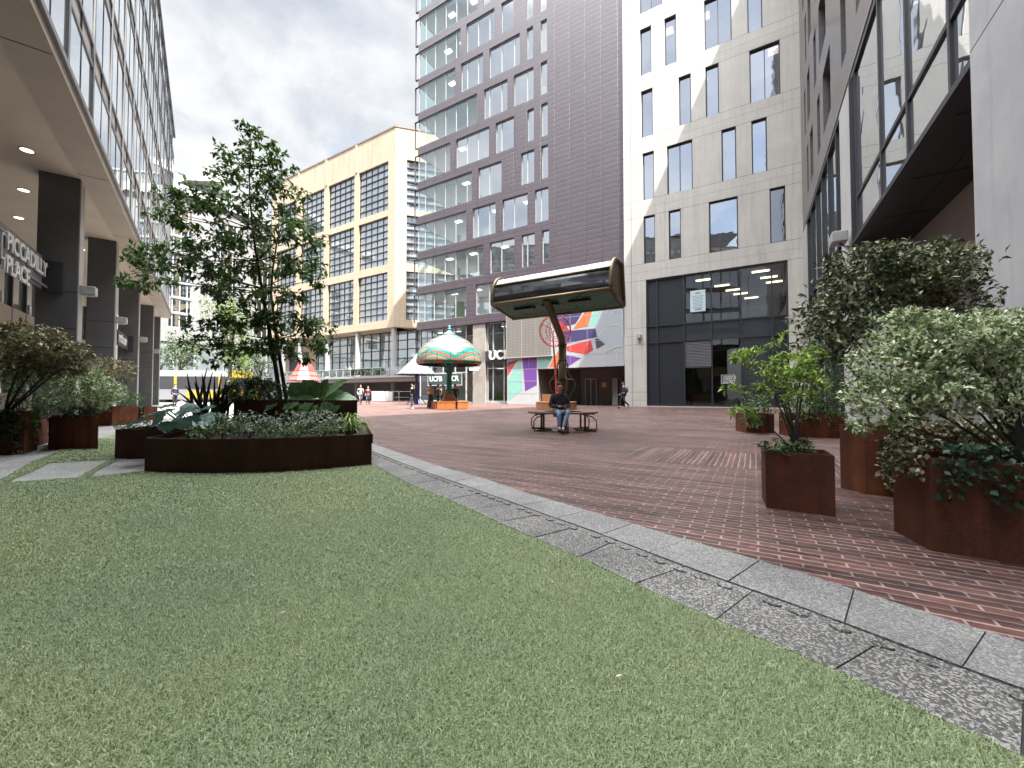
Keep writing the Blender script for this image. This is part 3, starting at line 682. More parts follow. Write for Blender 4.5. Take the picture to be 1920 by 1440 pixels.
for (c0, r0) in (((1160,597),1.1),((1160,597),.7),((1150,640),1.3),((1162,670),.9),((1145,668),.5),((1160,560),1.6)):
    x, z = mz(*c0)
    for k in range(11):
        t0, t1 = .4+k*.35, .4+(k+1)*.35
        if x+r0*math.cos(t1) < .12 or x+r0*math.cos(t0) < .12 or z+r0*math.sin(t0) < zb or z+r0*math.sin(t1) < zb: continue
        cv.quad(*[(x+rr*math.cos(t), .0735, z+rr*math.sin(t)) for rr, t in ((r0, t0), (r0, t1), (r0+.06, t1), (r0+.06, t0))])
cv.build('swirl', M_('mural_line'), MU)
def perf_mat():
    t = NT('perforated'); v = t.coord(); s = t.n('ShaderNodeSeparateXYZ'); t.l(v, s.inputs[0])
    def sq(a): return t.math('LESS_THAN', t.math('ABSOLUTE', t.math('SUBTRACT', t.math('FRACT', t.math('MULTIPLY', a, 7.2)), .5)), .27)
    m = t.math('MULTIPLY', sq(s.outputs['X']), sq(s.outputs['Z']))
    return t.end(t.bsdf(t.mix(m, (.25,.235,.215), (.075,.068,.063)), .5, .3))
MATS['perforated'] = perf_mat()
zg0, zg1 = mz(951.5, 672)[1], 8.55
ed = [xl, fx(980), fx(1007), xg]
for p, q in zip(ed, ed[1:]): MB().box(q+.02, p-.02, .03, .20, zg0+.06, zg1).build('screen_panel', M_('perforated'), PB)
m = MB(); m.box(xg-.05, xl+.05, .02, .24, zg0-.02, zg0+.055)
for q in ed: m.box(q-.018, q+.018, .02, .215, zg0+.06, zg1)
m.build('screen_rail', plain('steel', (.48,.46,.43), .35, .05, metal=.4), PB)
plain('recess_brown', (.12, .098, .088), .7, .15); plain('recess_black', (.02, .02, .024), .6, .1)
rc = MB()
rc.quad((xm,-3,.0),(.0,-3,.0),(.0,-3,zb),(xm,-3,zb)); rc.quad((xm,-.12,zb),(xm,-3,zb),(.0,-3,zb),(.0,-.12,zb)); rc.quad((.03,-3,0),(.03,0,0),(.03,0,zb),(.03,-3,zb))
rc.quad((xm,-.12,0),(xm-.9,-3,0),(xm-.9,-3,zb),(xm,-.12,zb))
rc.build('entrance_recess', M_('recess_brown'), PB)
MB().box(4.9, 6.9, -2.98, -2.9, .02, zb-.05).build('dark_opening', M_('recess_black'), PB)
for k, (p, q) in enumerate(((1098,1120),(1150,1166))):
    x1, x0 = FR_WHITE.xx(p, -3), FR_WHITE.xx(q, -3)
    dm = MB(); dm.box(x0, x0+.08, -2.99, -2.86, .02, 2.35); dm.box(x1-.08, x1, -2.99, -2.86, .02, 2.35); dm.box(x0+.08, x1-.08, -2.99, -2.86, 2.27, 2.35); dm.box((x0+x1)/2-.04,(x0+x1)/2+.04,-2.99,-2.86,.02,2.27)
    dd = dm.build('door', M_('frame_pale'), PB); MB().quad((x1,-2.92,.02),(x0,-2.92,.02),(x0,-2.92,2.3),(x1,-2.92,2.3)).build('pane', M_('glass_black'), dd)
plain('notice_brass', (.42, .30, .16), .5, .15)
x1, x0 = FR_WHITE.xx(1129, -3), FR_WHITE.xx(1138, -3); MB().box(x0, x1, -2.99, -2.94, 1.55, 1.98).build('notice', M_('notice_brass'), PB)
MB().box(1.05, 1.5, -2.0, -1.6, .02, 2.3).build('post', M_('column_concrete'), PB)
# lettering boards of the tower
plain('board_dark', (.030, .036, .042), .45, .1)
SG = fthing('wall_sign', 'dark projecting fascia with thick white block capitals left of the perforated screens', 'sign', FR_WHITE)
x1, z1 = FR_WHITE.at(903, 661, -.2); x0, z0 = FR_WHITE.at(951, 677, -.2)
z1 += .1
MB().box(xl+.02, x1, -.42, -.2, z0, z1).build('board', M_('board_dark'), SG)
lt = fx(915); sz = (z1-z0)*1.12
text_mesh('UCFB', sz, .06, M_('sign_white'), parent=SG, M=wall_text_matrix(lt, -.13, z0+.22), bold=.035, space=1.0)
SG = fthing('window_banner', 'dark green window banner with white outline and block capitals behind the domed lamp', 'banner', FR_WHITE)
x1, z1 = FR_WHITE.at(802, 701, -.4); x0, z0 = FR_WHITE.at(866.5, 722.5, -.4)
MB().box(x0, x1, -.43, -.40, z0, z1).build('board', plain('board_green', (.035,.065,.062), .4, .08), SG)
m = MB()
for (a, b, c, d) in ((x0, x1, z1-.06, z1-.01), (x0, x1, z0+.01, z0+.06), (x0+.01, x0+.06, z0+.06, z1-.06), (x1-.06, x1-.01, z0+.06, z1-.06)): m.box(a, b, -.399, -.392, c, d)
m.build('outline', M_('sign_white'), SG)
for wd_, px_ in (('UCFB', 805), ('MCR', 838)): text_mesh(wd_, .74, .01, M_('sign_white'), parent=SG, M=wall_text_matrix(FR_WHITE.xx(px_, -.385), -.385, z0+.46), bold=.022, space=.95)
for k, px in enumerate((888, 894.5, 900)):
    o = fthing('spotlight', ('left', 'middle', 'right')[k]+' of three white spotlights in a row on the concrete column', 'spotlight', FR_WHITE, 'spotlights on the concrete column')
    x, z = FR_WHITE.at(px, 692, -.2)
    MB().tube([(x, -.2, z), (x, .12, z+.03), (x, .22, z-.02)], .035, 6).build('arm', M_('sign_white'), o)
    MB().lathe([(.05, .12), (.12, .06), (.16, -.10), (.13, -.12)], 10, (x, .25, z-.06)).build('shade', M_('sign_white'), o)
# ---- block on the right, cantilevered over a passage
R = fthing('corner_building', 'grey panelled block with tall reflective glazing cantilevered over dark soffit', 'building', FR_RIGHT)
t = NT('grey_cladding'); v = t.coord(); o = t.n('ShaderNodeTexBrick'); o.offset = .5
s = t.n('ShaderNodeSeparateXYZ'); t.l(v, s.inputs[0]); cc = t.n('ShaderNodeCombineXYZ'); t.l(t.math('ADD', s.outputs['X'], 60), cc.inputs[0]); t.l(s.outputs['Z'], cc.inputs[1]); t.l(cc.outputs[0], o.inputs['Vector'])
for k, x in (('Scale', 1.), ('Brick Width', 2.4), ('Row Height', .47), ('Mortar Size', .012), ('Mortar Smooth', .1)): o.inputs[k].default_value = x
o.inputs['Color1'].default_value = (.125, .112, .112, 1); o.inputs['Color2'].default_value = (.108, .097, .097, 1); o.inputs['Mortar'].default_value = (.03, .027, .027, 1)
MATS['grey_cladding'] = t.end(t.bsdf(o.outputs['Color'], .28, bump=t.math('MULTIPLY', o.outputs['Fac'], -1.), bs=.5, bd=.01))
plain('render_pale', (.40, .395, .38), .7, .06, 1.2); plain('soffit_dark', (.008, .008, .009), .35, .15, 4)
RT = 35.5; ZB = 5.70; ZT = 11.45
hol = []
for i in range(6):
    z0 = 12.6+3.85*i
    for (a, b) in ((-3.6, -2.9), (-5.6, -4.4), (-8.2, -7.3), (-11.2, -9.2), (-14.4, -13.5), (-18.0, -15.9), (-21.0, -20.2)):
        sh = (.9 if i % 2 else 0); hol.append((a+sh, b+sh, z0, z0+2.7))
cb = holed(-80, -.02, ZT, RT, hol, 0., .3)
cb.quad((-80,0,RT),(-.02,0,RT),(-.02,-14,RT),(-80,-14,RT)); cb.quad((-.02,0,ZT),(-.02,-14,ZT),(-.02,-14,RT),(-.02,0,RT)); cb.quad((-80,0,0),(-80,0,RT),(-80,-14,RT),(-80,-14,0)); cb.quad((-80,-14,0),(-80,-14,RT),(-.02,-14,RT),(-.02,-14,0))
cb.build('cladding', M_('grey_cladding'), R); MB().box(-80, -32.5, -13.9, -.05, RT+.02, 48).build('roof_shade_block', M_('grey_cladding'), R)  # second box: unseen block added on the roof to shade the left planters
for (a, b, c, d) in hol: window(R, a, b, c, d, -.2, M_('frame_dark'), M_('glass_right'), .06, .08)
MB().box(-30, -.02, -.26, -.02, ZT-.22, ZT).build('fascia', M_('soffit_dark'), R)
px2 = FR_RIGHT.xx
# near glazing between the pier and the concrete column
g0, g1 = -23.4, -14.95
m = MB()
ms_ = [-15.26, -18.04, -20.12, -22.28]
for q in ms_: m.box(q-.05, q+.05, -.16, -.03, ZB+.12, ZT-.23)
m.box(g0, g1, -.18, .09, ZB, ZB+.12)
q2 = [g0]+[v for q in sorted(ms_) for v in (q-.055, q+.055)]+[g1]
for p, q in zip(q2[::2], q2[1::2]):
    m.box(p, q, -.14, -.04, 7.17, 7.27)
m.box(-15.02, -14.94, -.16, .06, ZB+.12, ZT-.23)
gf = m.build('glazing_frame', M_('frame_dark'), R)
for p, q in zip(q2[::2], q2[1::2]):
    for z0, z1 in ((ZB+.12, 7.17), (7.27, ZT-.23)): MB().quad((q,-.08,z0),(p,-.08,z0),(p,-.08,z1),(q,-.08,z1)).build('pane', M_('glass_right'), gf)
# pier and far glazing reaching the ground
MB().box(-14.9, -13.0, -1.65, .02, 0, ZT-.23).build('pier', M_('render_pale'), R)
MB().box(-1.9, -.03, -.7, .02, 0, ZT-.23).build('pier', M_('render_pale'), R)
m = MB(); q3 = [-2.2, -4.0, -6.1, -8.05, -9.9, -11.86]
for q in q3: m.box(q-.05, q+.05, -.2, -.02, .05, ZT-.23)
for z in (.05, 3.2, 6.6): 
    q4 = [-13.0]+[v for q in sorted(q3) for v in (q-.05, q+.05)]+[-1.9]
    for p, q in zip(q4[::2], q4[1::2]): m.box(p, q, -.18, -.04, z, z+.1)
gf = m.build('glazing_frame', M_('frame_dark'), R)
MB().quad((-1.9,-.12,.05),(-13,-.12,.05),(-13,-.12,ZT-.23),(-1.9,-.12,ZT-.23)).build('pane', M_('glass_right'), gf)
# passage
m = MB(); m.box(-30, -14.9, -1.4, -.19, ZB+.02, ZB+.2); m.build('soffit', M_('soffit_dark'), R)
m = MB()
for q in (-17.3, -19.6, -22): m.box(q-.012, q+.012, -1.4, -.2, ZB+.008, ZB+.0185)
m.box(-30, -14.9, -.82, -.80, ZB+.006, ZB+.0165); m.build('soffit_joint', M_('recess_black'), R)
MB().box(-30, -14.9, -1.62, -1.41, 0, ZB+.2).build('passage_wall', plain('passage_grey', (.20,.18,.168), .8, .12, 1.), R)
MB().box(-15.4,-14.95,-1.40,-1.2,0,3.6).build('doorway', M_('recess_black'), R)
def conc_near():
    t = NT('column_grey'); v = t.coord(); s = t.n('ShaderNodeSeparateXYZ'); t.l(v, s.inputs[0])
    c = t.ramp(t.noise(v, 1.3, 6, .6), (.3, (.33, .33, .335)), (.7, (.43, .43, .425)))
    c = t.mix(t.ramp(t.noise(v, 130, 3, .7), (.56, 0.), (.64, .6)), c, (.42, .42, .42)); c = t.mix(t.ramp(t.noise(v, 90, 3, .7), (.60, 0.), (.7, .5)), c, (.17,.17,.175))
    c = t.mix(t.ramp(t.noise(t.mapping(v, scale=(3, 1, .2)), 1.2, 5), (.55, 0.), (.75, .4)), c, (.17, .17, .175))
    jt = t.math('LESS_THAN', t.math('ABSOLUTE', t.math('SUBTRACT', s.outputs['Z'], 5.88)), .013)
    return t.end(t.bsdf(t.mix(jt, c, (.05,.05,.05)), .75, bump=t.math('SUBTRACT', t.noise(v, 120, 3), t.math('MULTIPLY', jt, 2.)), bs=.3, bd=.005))
MATS['column_grey'] = conc_near()
MB().box(-26.5, -23.42, -1.3, .10, 0, 13).build('column', M_('column_grey'), R)
LB2 = fthing('wall_lamp', 'grey box floodlight on a bracket at the pale pier of the right hand block', 'wall lamp', FR_RIGHT)
x, z = FR_RIGHT.at(1571, 449, .35)
MB().tube([(x-.5, .02, z-.75), (x-.25, .2, z-.35), (x, .35, z-.1)], .03, 6).build('bracket', M_('frame_dark'), LB2)
MB().box(x-.32, x+.32, .12, .55, z-.16, z+.2).build('housing', M_('lamp_grey'), LB2, bevel=.03)
# ---- tan brick block
def tan_mat():
    t = NT('tan_brick'); v = t.coord(); s = t.n('ShaderNodeSeparateXYZ'); t.l(v, s.inputs[0]); cc = t.n('ShaderNodeCombineXYZ'); t.l(t.math('ADD', s.outputs['X'], 99), cc.inputs[0]); t.l(s.outputs['Z'], cc.inputs[1])
    o = t.n('ShaderNodeTexBrick'); o.offset = 0.; t.l(cc.outputs[0], o.inputs['Vector'])
    for k, x in (('Scale', 1.), ('Brick Width', .55), ('Row Height', .42), ('Mortar Size', .02), ('Mortar Smooth', .3)): o.inputs[k].default_value = x
    o.inputs['Color1'].default_value = (.42, .33, .235, 1); o.inputs['Color2'].default_value = (.385, .30, .214, 1); o.inputs['Mortar'].default_value = (.33, .25, .165, 1)
    st = t.noise(t.mapping(v, scale=(1.2, 1, .1)), .9, 6, .65)
    up = t.ramp(s.outputs['Z'], (.0, 0.), (1., 1.))
    hi = t.math('GREATER_THAN', s.outputs['Z'], 37.2)
    c = t.mix(t.math('MULTIPLY', t.ramp(st, (.48, 0.), (.72, .5)), t.math('ADD', t.math('MULTIPLY', hi, .7), .25)), o.outputs['Color'], (.17, .13, .085))
    return t.end(t.bsdf(c, .85))
MATS['tan_brick'] = tan_mat()
TB = fthing('office_building', 'tan brick block with grid windows on white columns above a terrace', 'building', FR_TAN)
tz = [(12.35, 19.8), (21.0, 28.5), (29.5, 37.15)]; tx = [(1.5, 8.4), (9.5, 16.4), (17.6, 24.5), (25.9, 32.6)]
hol = [(a, b, c, d) for a, b in tx for c, d in tz]
tw = holed(0.0, 34.2, 11.15, 41.96, hol, 0., .5); tw.quad((0,0,11.15),(34.2,0,11.15),(34.2,-20,11.15),(0,-20,11.15)); tw.quad((0,0,41.96),(0,-20,41.96),(34.2,-20,41.96),(34.2,0,41.96))
tw.quad((34.2,0,11.15),(34.2,0,41.96),(34.2,-20,41.96),(34.2,-20,11.15)); tw.build('wall', M_('tan_brick'), TB)
plain('parapet', (.16, .12, .09), .7, .1); MB().box(-.05, 34.25, -.3, .08, 41.965, 42.2).build('parapet', M_('parapet'), TB)
pil = MB()
for q in (9.0, 17.0, 25.2): pil.box(q-.22, q+.22, .0, .12, 37.4, 41.95)
pil.build('pilaster', M_('tan_brick'), TB)
def grid_window(par, a, b, c, d, y, nx, nz, fr=None):
    m = MB()
    for k in range(nz+1):
        z = c+(d-c)*k/nz; m.box(a, b, y-.15, y+.04, z-.07, z+.07)
    for k in range(nx+1):
        x = a+(b-a)*k/nx; m.box(x-.03, x+.03, y-.13, y, c+.07, d-.07)
    f = m.build('window', fr or M_('frame_dark'), par)
    MB().quad((b,y-.1,c),(a,y-.1,c),(a,y-.1,d),(b,y-.1,d)).build('pane', M_('glass_far'), f)
for a, b, c, d in hol: grid_window(TB, a, b, c, d, -.3, 5, 7)
ch = bpy.data.objects.new('chamfer', None); C.objects.link(ch); ch.parent = TB; ch.rotation_euler.z = FR_TAN2.ang-FR_TAN.ang
h2 = [(-9.5, -1.75, c, d) for c, d in tz]
cw = holed(-10, 0, 11.15, 41.96, h2, 0., .5); cw.quad((-10,0,11.15),(0,0,11.15),(0,-8,11.15),(-10,-8,11.15))
# chamfer geometry written into the building's own coordinates
ca = FR_TAN2.ang-FR_TAN.ang; bpy.data.objects.remove(ch)
def rotz(mb, an):
    mb.v = [(x*math.cos(an)-y*math.sin(an), x*math.sin(an)+y*math.cos(an), z) for x, y, z in mb.v]; return mb
rotz(cw, ca).build('chamfer_wall', M_('tan_brick'), TB)
rotz(MB().box(-10, .05, -.3, .08, 41.965, 42.2), ca).build('parapet', M_('parapet'), TB)
for a, b, c, d in h2:
    m = MB()
    for k in range(8): z = c+(d-c)*k/7; m.box(a, b, -.45, -.18, z-.09, z+.09)
    for k in range(6): x = a+(b-a)*k/5; m.box(x-.045, x+.045, -.43, -.3, c+.09, d-.09)
    f = rotz(m, ca).build('window', M_('frame_dark'), TB); rotz(MB().quad((b,-.4,c),(a,-.4,c),(a,-.4,d),(b,-.4,d)), ca).build('pane', M_('glass_far'), f)
plain('column_white', (.30, .295, .28), .6, .04)
for q in (.55, 8.95, 16.9, 25.0): MB().lathe([(.42, 0), (.42, 11.13)], 20, (q, -.55, 0)).build('column', M_('column_white'), TB)
m = MB()
for k in range(0, 15): m.box(-6+k*2.1-.05, -6+k*2.1+.05, -3.2, -3.0, 3.65, 11.13)
for k in range(6): m.box(-6, 24, -3.22, -2.98, 3.7+k*1.45, 3.82+k*1.45)
sf = m.build('curtain_wall', M_('frame_dark'), TB); MB().quad((24,-3.1,3.65),(-6.5,-3.1,3.65),(-6.5,-3.1,11.14),(24,-3.1,11.14)).build('pane', M_('glass_far'), sf)
MB().box(24, 34, -3.4, -2.9, 0, 11.13).build('brick_base', M_('tan_brick'), TB)
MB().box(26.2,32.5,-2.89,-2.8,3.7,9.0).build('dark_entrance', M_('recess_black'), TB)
plain('terrace_white', (.28, .275, .26), .6, .06)
TE = fthing('terrace', 'long white edged first floor terrace slab with glass railing in front of the tan block', 'terrace', FR_TAN)
pt = [(-8, 3.2), (20, 3.2), (24.5, 3.0), (27.5, 1.8), (29.5, -.4), (30, -2.9), (-8, -2.9)]
MB().prism(pt, 3.30, 3.62).build('slab', M_('terrace_white'), TE)
MB().prism([(x*.985+.2, y*.9-.2) for x, y in pt], 2.75, 3.29).build('beam', plain('beam_grey', (.42,.41,.39), .7, .06), TE)
MB().box(-8, 30, -2.6, -2.2, 0, 2.74).build('undercroft_wall', plain('undercroft', (.16,.15,.148), .8, .12), TE)
m = MB()
for k in range(19): m.box(-7.5+k*1.7-.03, -7.5+k*1.7+.03, 2.95, 3.05, 3.63, 4.75)
m.box(-8, 24, 2.96, 3.06, 4.75, 4.82); m.build('railing', M_('frame_pale'), TE)
MB().box(-8, 24, 2.98, 3.0, 3.75, 4.68).build('railing_glass', M_('glass_clear'), TE)
BA = thing('barrier', 'white banner covered crowd barrier beneath the terrace', 'barrier', (0,0,0))
for k, (p, q) in enumerate(((698, 711), (712.5, 736))):
    a, b = D(p, 742, 50), D(q, 742, 50); MB().box(a.x, b.x, 49.95, 50.05, .12, 1.25).build('banner', M_('sign_white'), BA)
m = MB()
for p in (697.2, 711.8, 736.8, 748, 770): a = D(p, 742, 50.1); m.box(a.x-.03, a.x+.03, 50.06, 50.12, 0, 1.3)
a, b = D(697, 742, 50), D(772, 742, 50); m.box(a.x, b.x, 50.07, 50.11, 1.26, 1.32); m.box(D(737,742,50).x, b.x, 50.07, 50.11, .55, .6); m.build('rail', M_('frame_pale'), BA)
plain('stone_pale', (.50, .47, .42), .8, .1)
SW = thing('boundary_wall', 'long grey ribbed metal ramp wall left of the terrace', 'wall', (0,0,0))
a, b = D(462, 735, 56), D(600, 735, 60); m = MB(); n = 90
for k in range(n):
    p, q = a.lerp(b, k/n), a.lerp(b, (k+.55)/n); h = 2.6+1.9*k/n if k < n*.7 else 3.95
    m.add([(p.x,p.y,0),(q.x,q.y,0),(q.x,q.y,h),(p.x,p.y,h),(p.x,p.y+.3,0),(q.x,q.y+.3,0),(q.x,q.y+.3,h),(p.x,p.y+.3,h)], [(0,1,2,3),(7,6,5,4),(3,2,6,7),(0,3,7,4),(1,5,6,2)])
    p, q = a.lerp(b, (k+.55)/n), a.lerp(b, (k+1)/n); m.add([(p.x,p.y+.08,0),(q.x,q.y+.08,0),(q.x,q.y+.08,h-.03),(p.x,p.y+.08,h-.03),(p.x,p.y+.29,h-.03),(q.x,q.y+.29,h-.03)], [(0,1,2,3),(3,2,5,4)])
m.build('cladding', plain('ramp_grey', (.15,.15,.155), .6, .08), SW)
# ---- hotel behind
BK = Frame(D(319, 739, 66), math.atan2(-math.cos(rad(26.3)), -math.sin(rad(26.3))))
t = NT('hotel_wall'); v = t.coord(); s = t.n('ShaderNodeSeparateXYZ'); t.l(v, s.inputs[0])
ln_ = t.math('LESS_THAN', t.math('FRACT', t.math('MULTIPLY', s.outputs['Z'], 1/1.44)), .06)
c = t.ramp(t.noise(v, .6, 4), (.3, (.20, .20, .20)), (.7, (.235, .235, .235)))
MATS['hotel_wall'] = t.end(t.bsdf(t.mix(ln_, c, (.24, .24, .24)), .6))
HB = fthing('hotel_building', 'pale grey hotel block with glazed rooftop behind the slender tree', 'building', BK)
hw = []; zr = [12.0+2.58*k for k in range(8)]
for k, z in enumerate(zr):
    for x in (2.0, -2.75, -9.9, -16.5): hw.append((x, x+3.3, z, z+2.25))
wl = holed(-19, 9, 0, 34.6, hw+[(-19, 9, 2, 9.6)], 0, .25); wl.quad((-19,0,34.6),(9,0,34.6),(9,-15,34.6),(-19,-15,34.6)); wl.build('wall', M_('hotel_wall'), HB)
MB().box(-19.2, 9, -.6, .5, 34.7, 36.08).build('roof_band', plain('hotel_band', (.40,.41,.41), .6, .06), HB)
plain('curtain', (.50, .58, .52), .8, .12, 2.)
for a, b, c, d in hw:
    f = window(HB, a, b, c, d, -.1, M_('frame_pale'), M_('glass_clear'), .12, .1, (a+.6, (a+b)/2, b-.6), (), None, .16)
m = MB()
for a, b, c, d in hw:
    for p, q in ((a+.15, a+1.5), (a+1.9, a+3.15)):
        n = 8
        for k in range(n): x0, x1 = p+(q-p)*k/n, p+(q-p)*(k+1)/n; m.quad((x1,-.4-(.1 if k%2 else 0),c),(x0,-.4-(0 if k%2 else .1),c),(x0,-.4-(0 if k%2 else .1),d),(x1,-.4-(.1 if k%2 else 0),d))
m.build('curtain', M_('curtain'), HB)
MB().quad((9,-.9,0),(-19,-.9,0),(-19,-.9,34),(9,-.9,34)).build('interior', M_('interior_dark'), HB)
m = MB()
for k in range(10): m.box(-19+k*3.1-.08, -19+k*3.1+.08, -.3, -.1, 2, 9.6)
m.build('lobby_frame', M_('frame_pale'), HB); MB().quad((9,-.2,2),(-19,-.2,2),(-19,-.2,9.6),(9,-.2,9.6)).build('lobby_pane', M_('glass_far'), HB)
m = MB()
for k in range(8): m.box(-17+k*2.2-.07, -17+k*2.2+.07, -3.1, -2.9, 36.1, 39.6)
m.box(-17.2, -1.3, -3.15, -2.85, 39.5, 39.8); m.build('rooftop_frame', M_('frame_pale'), HB)
MB().quad((-1.5,-3,36.1),(-17,-3,36.1),(-17,-3,39.5),(-1.5,-3,39.5)).build('rooftop_glass', M_('glass_far'), HB)
cp = MB().add([(-1.2,.6,37.0),(-3.8,-.2,40.6),(-8.5,-.2,41.1),(-7.5,.6,39.7),(-1.2,-5,37.2),(-3.8,-5,40.8),(-8.5,-5,41.3),(-7.5,-5,39.9)], [(0,1,5,4),(1,2,6,5),(0,3,2,1),(0,4,7,3)])
cp.build('canopy', plain('canopy_grey', (.22,.21,.20), .6, .1), HB)
# ---- glass office on pillars, left
LO = fthing('office_building', 'glass curtain walled office raised on charcoal grey pillars with beige soffit', 'building', FR_LEFT)
GX0, GX1, GY, SZ, LT = -4.2, 42.0, .67, 7.72, 24.3
plain('soffit_beige', (.54, .48, .40), .7, .06, 1.); plain('edge_beige', (.40, .355, .295), .6, .08, 1.2); plain('pillar_grey', (.085, .084, .086), .55, .15, 1.5); plain('pillar_edge', (.28, .27, .26), .5, .1)
plain('mullion_grey', (.16, .165, .175), .4, .08); plain('spandrel_tan', (.40, .385, .36), .5, .06); plain('shop_beige', (.34, .295, .24), .7, .08)
MB().box(GX0, GX1, -6.2, -.02, SZ+.05, SZ+.25).build('soffit', M_('soffit_beige'), LO)
m = MB(); m.box(GX0, GX1, .0, GY+.05, SZ, SZ+.22); m.build('edge_beam', M_('edge_beige'), LO)
m = MB()
for q in [25.0-6.0*k for k in range(-3, 5)]: m.box(q-.012, q+.012, .0, GY+.03, SZ-.006, SZ-.001)
m.build('beam_joint', M_('recess_black'), LO)
MB().box(GX0, GX1, GY-.1, GY+.12, SZ+.225, SZ+.36).build('sill', M_('mullion_grey'), LO)
bx = [27.5+2.42*k for k in range(-14, 7)]; bx = [q for q in bx if q > GX0+.3]
sp = [(SZ+2.05+2.98*k, SZ+2.62+2.98*k) for k in range(5)]
m = MB()
for a, b in sp: m.box(GX0+.05, GX1, GY-.25, GY-.02, a, b)
m.build('spandrel', M_('spandrel_tan'), LO)
m = MB()
for a, b in sp:
    m.box(GX0+.05, GX1, GY-.03, GY+.03, a-.08, a+.02); m.box(GX0+.05, GX1, GY-.03, GY+.03, b-.02, b+.08)
m.build('transom', M_('mullion_grey'), LO)
for q in bx: MB().box(q-.075, q+.075, GY-.02, GY+.045, SZ+.36, LT).build('mullion', M_('mullion_grey'), LO)
m = MB()
for q in bx: m.box(q+1.21-.014, q+1.21+.014, GY-.05, GY+.016, SZ+.36, LT-.3)
m.build('glass_joint', M_('frame_dark'), LO)
zed = [SZ+.36]+[v for s_ in sp for v in s_]+[LT-.2]; bands = list(zip(zed[::2], zed[1::2]))
for a, b in zip([GX0+.1]+bx, bx+[GX1]):
    for c, d in bands:
        if a > 33.5: continue
        j = [RNG.normal(0, .003) for _ in range(3)]
        MB().quad((b,GY+.005,c),(a,GY+.005+j[0],c),(a,GY+.005+j[1],d),(b,GY+.005+j[2],d)).build('pane', M_('glass_curtain'), LO)
m = MB(); m.box(GX0, GX1, -14, GY+.1, LT-.2, LT); m.quad((GX0,GY,SZ),(GX0,-14,SZ),(GX0,-14,LT),(GX0,GY,LT)); m.build('roof', M_('mullion_grey'), LO)
def pillar(q):
    p = MB().box(q-.56, q, -.90, -.03, .0, SZ+.05).build('pillar', M_('pillar_grey'), LO)
    MB().box(q-.55, q-.01, -.028, .0, .0, SZ+.045).build('edge_trim', M_('pillar_edge'), p)
    for z in (3.0, 4.15): MB().box(q-.54, q+.003, -.895, -.035, z-.014, z+.014).build('joint', M_('recess_black'), p)
PX = [24.47, 17.95, 10.0, 1.49, -4.25]
for q in PX: pillar(q)
m = MB(); sy = -4.2
m.box(-4.2, 42, sy-.3, sy, 0, 1.0); m.box(-4.2, 42, sy-.3, sy+.04, 4.15, 5.1); m.build('shop_wall', M_('shop_beige'), LO)
m = MB()
for k in range(24): m.box(-4+k*1.9-.05, -4+k*1.9+.05, sy-.15, sy+.05, 1.0, SZ+.04)
sf = m.build('shopfront_frame', M_('frame_dark'), LO)
MB().quad((42,sy-.08,1.0),(-4.2,sy-.08,1.0),(-4.2,sy-.08,SZ),(42,sy-.08,SZ)).build('pane', M_('glass_far'), sf)
for x, y in ((25.77,-.84),(22.35,-1.70),(15.58,-1.51),(19.0,-2.6),(28.5,-1.6),(12.2,-1.5)):
    rg = MB().lathe([(.17, -.012), (.17, .0), (.13, .0), (.13, -.012)], 20, (x, y, SZ+.049), False).build('downlight', M_('frame_pale'), LO)
    MB().lathe([(.128, -.010), (.128, -.006)], 20, (x, y, SZ+.049)).build('lamp', emit('lamp_down', (1., .9, .68), 1.6), rg)
for k, (q, nm) in enumerate(zip(PX[:4], ('nearest', 'second nearest', 'third', 'fourth'))):
    if k == 3: nm = 'fourth nearest'
    if k == 2: nm = 'third nearest'
    o = fthing('wall_lamp', 'small grey box lamp on the outer edge of the '+nm+' pillar', 'wall lamp', FR_LEFT, 'box lamps on the grey pillars')
    MB().box(q-.48, q-.10, .004, .36, 4.15, 4.42).build('housing', M_('lamp_grey'), o, bevel=.02)
    MB().box(q-.42, q-.16, .06, .30, 4.12, 4.148).build('diffuser', M_('frame_pale'), o)
plain('sign_board', (.10, .10, .108), .5, .1)
SG = fthing('hanging_sign', 'long sign of white two line capitals on grey rails at nearest pillar', 'sign', FR_LEFT)
sy = -.62; xa = FR_LEFT.xx(110, sy)
at = lambda px, py: FR_LEFT.at(px, py, sy)
xr, ztop = at(13, 431); xl_, _ = at(88, 489)
MB().box(xl_+.25, 31.5, sy-.10, sy-.04, at(13,480)[1]-.22, at(13,431)[1]+.13).build('board', M_('sign_board'), SG)
m = MB()
for z in (at(110,516)[1], at(110,553)[1]): m.tube([(24.5, sy-.02, z), (31.5, sy-.02, z)], .028, 8)
m.build('rail', plain('rail_grey', (.22,.22,.23), .4, .05), SG)
MB().box(24.475, 24.62, sy-.12, sy+.3, at(110,553)[1]-.12, at(110,508)[1]+.05).build('bracket', M_('recess_black'), SG)
sz = (at(13,431)[1]-at(13,466)[1])*1.36
text_mesh('PICCADILLY', sz, .02, M_('sign_white'), parent=SG, M=wall_text_matrix(xr+.02, sy, at(13,466)[1]), bold=.012, space=.93)
text_mesh('PLACE', sz, .02, M_('sign_white'), parent=SG, M=wall_text_matrix(xr+.02, sy, at(13,466)[1]-.56), bold=.012, space=.93)
z0 = at(13,466)[1]
dm = MB()
for (p, q, a, b) in ((.12,.16,-.55,-.30),(.12,.34,-.32,-.28),(.30,.34,-.30,.28),(.16,.30,.26,.30)): dm.box(xr+p, xr+q, sy-.03, sy+.02, z0+a, z0+b)
dm.build('emblem', M_('sign_white'), SG)
SG = fthing('hanging_sign', 'small dark sign with white lower case letters on the third pillar', 'sign', FR_LEFT)
sy = -.42
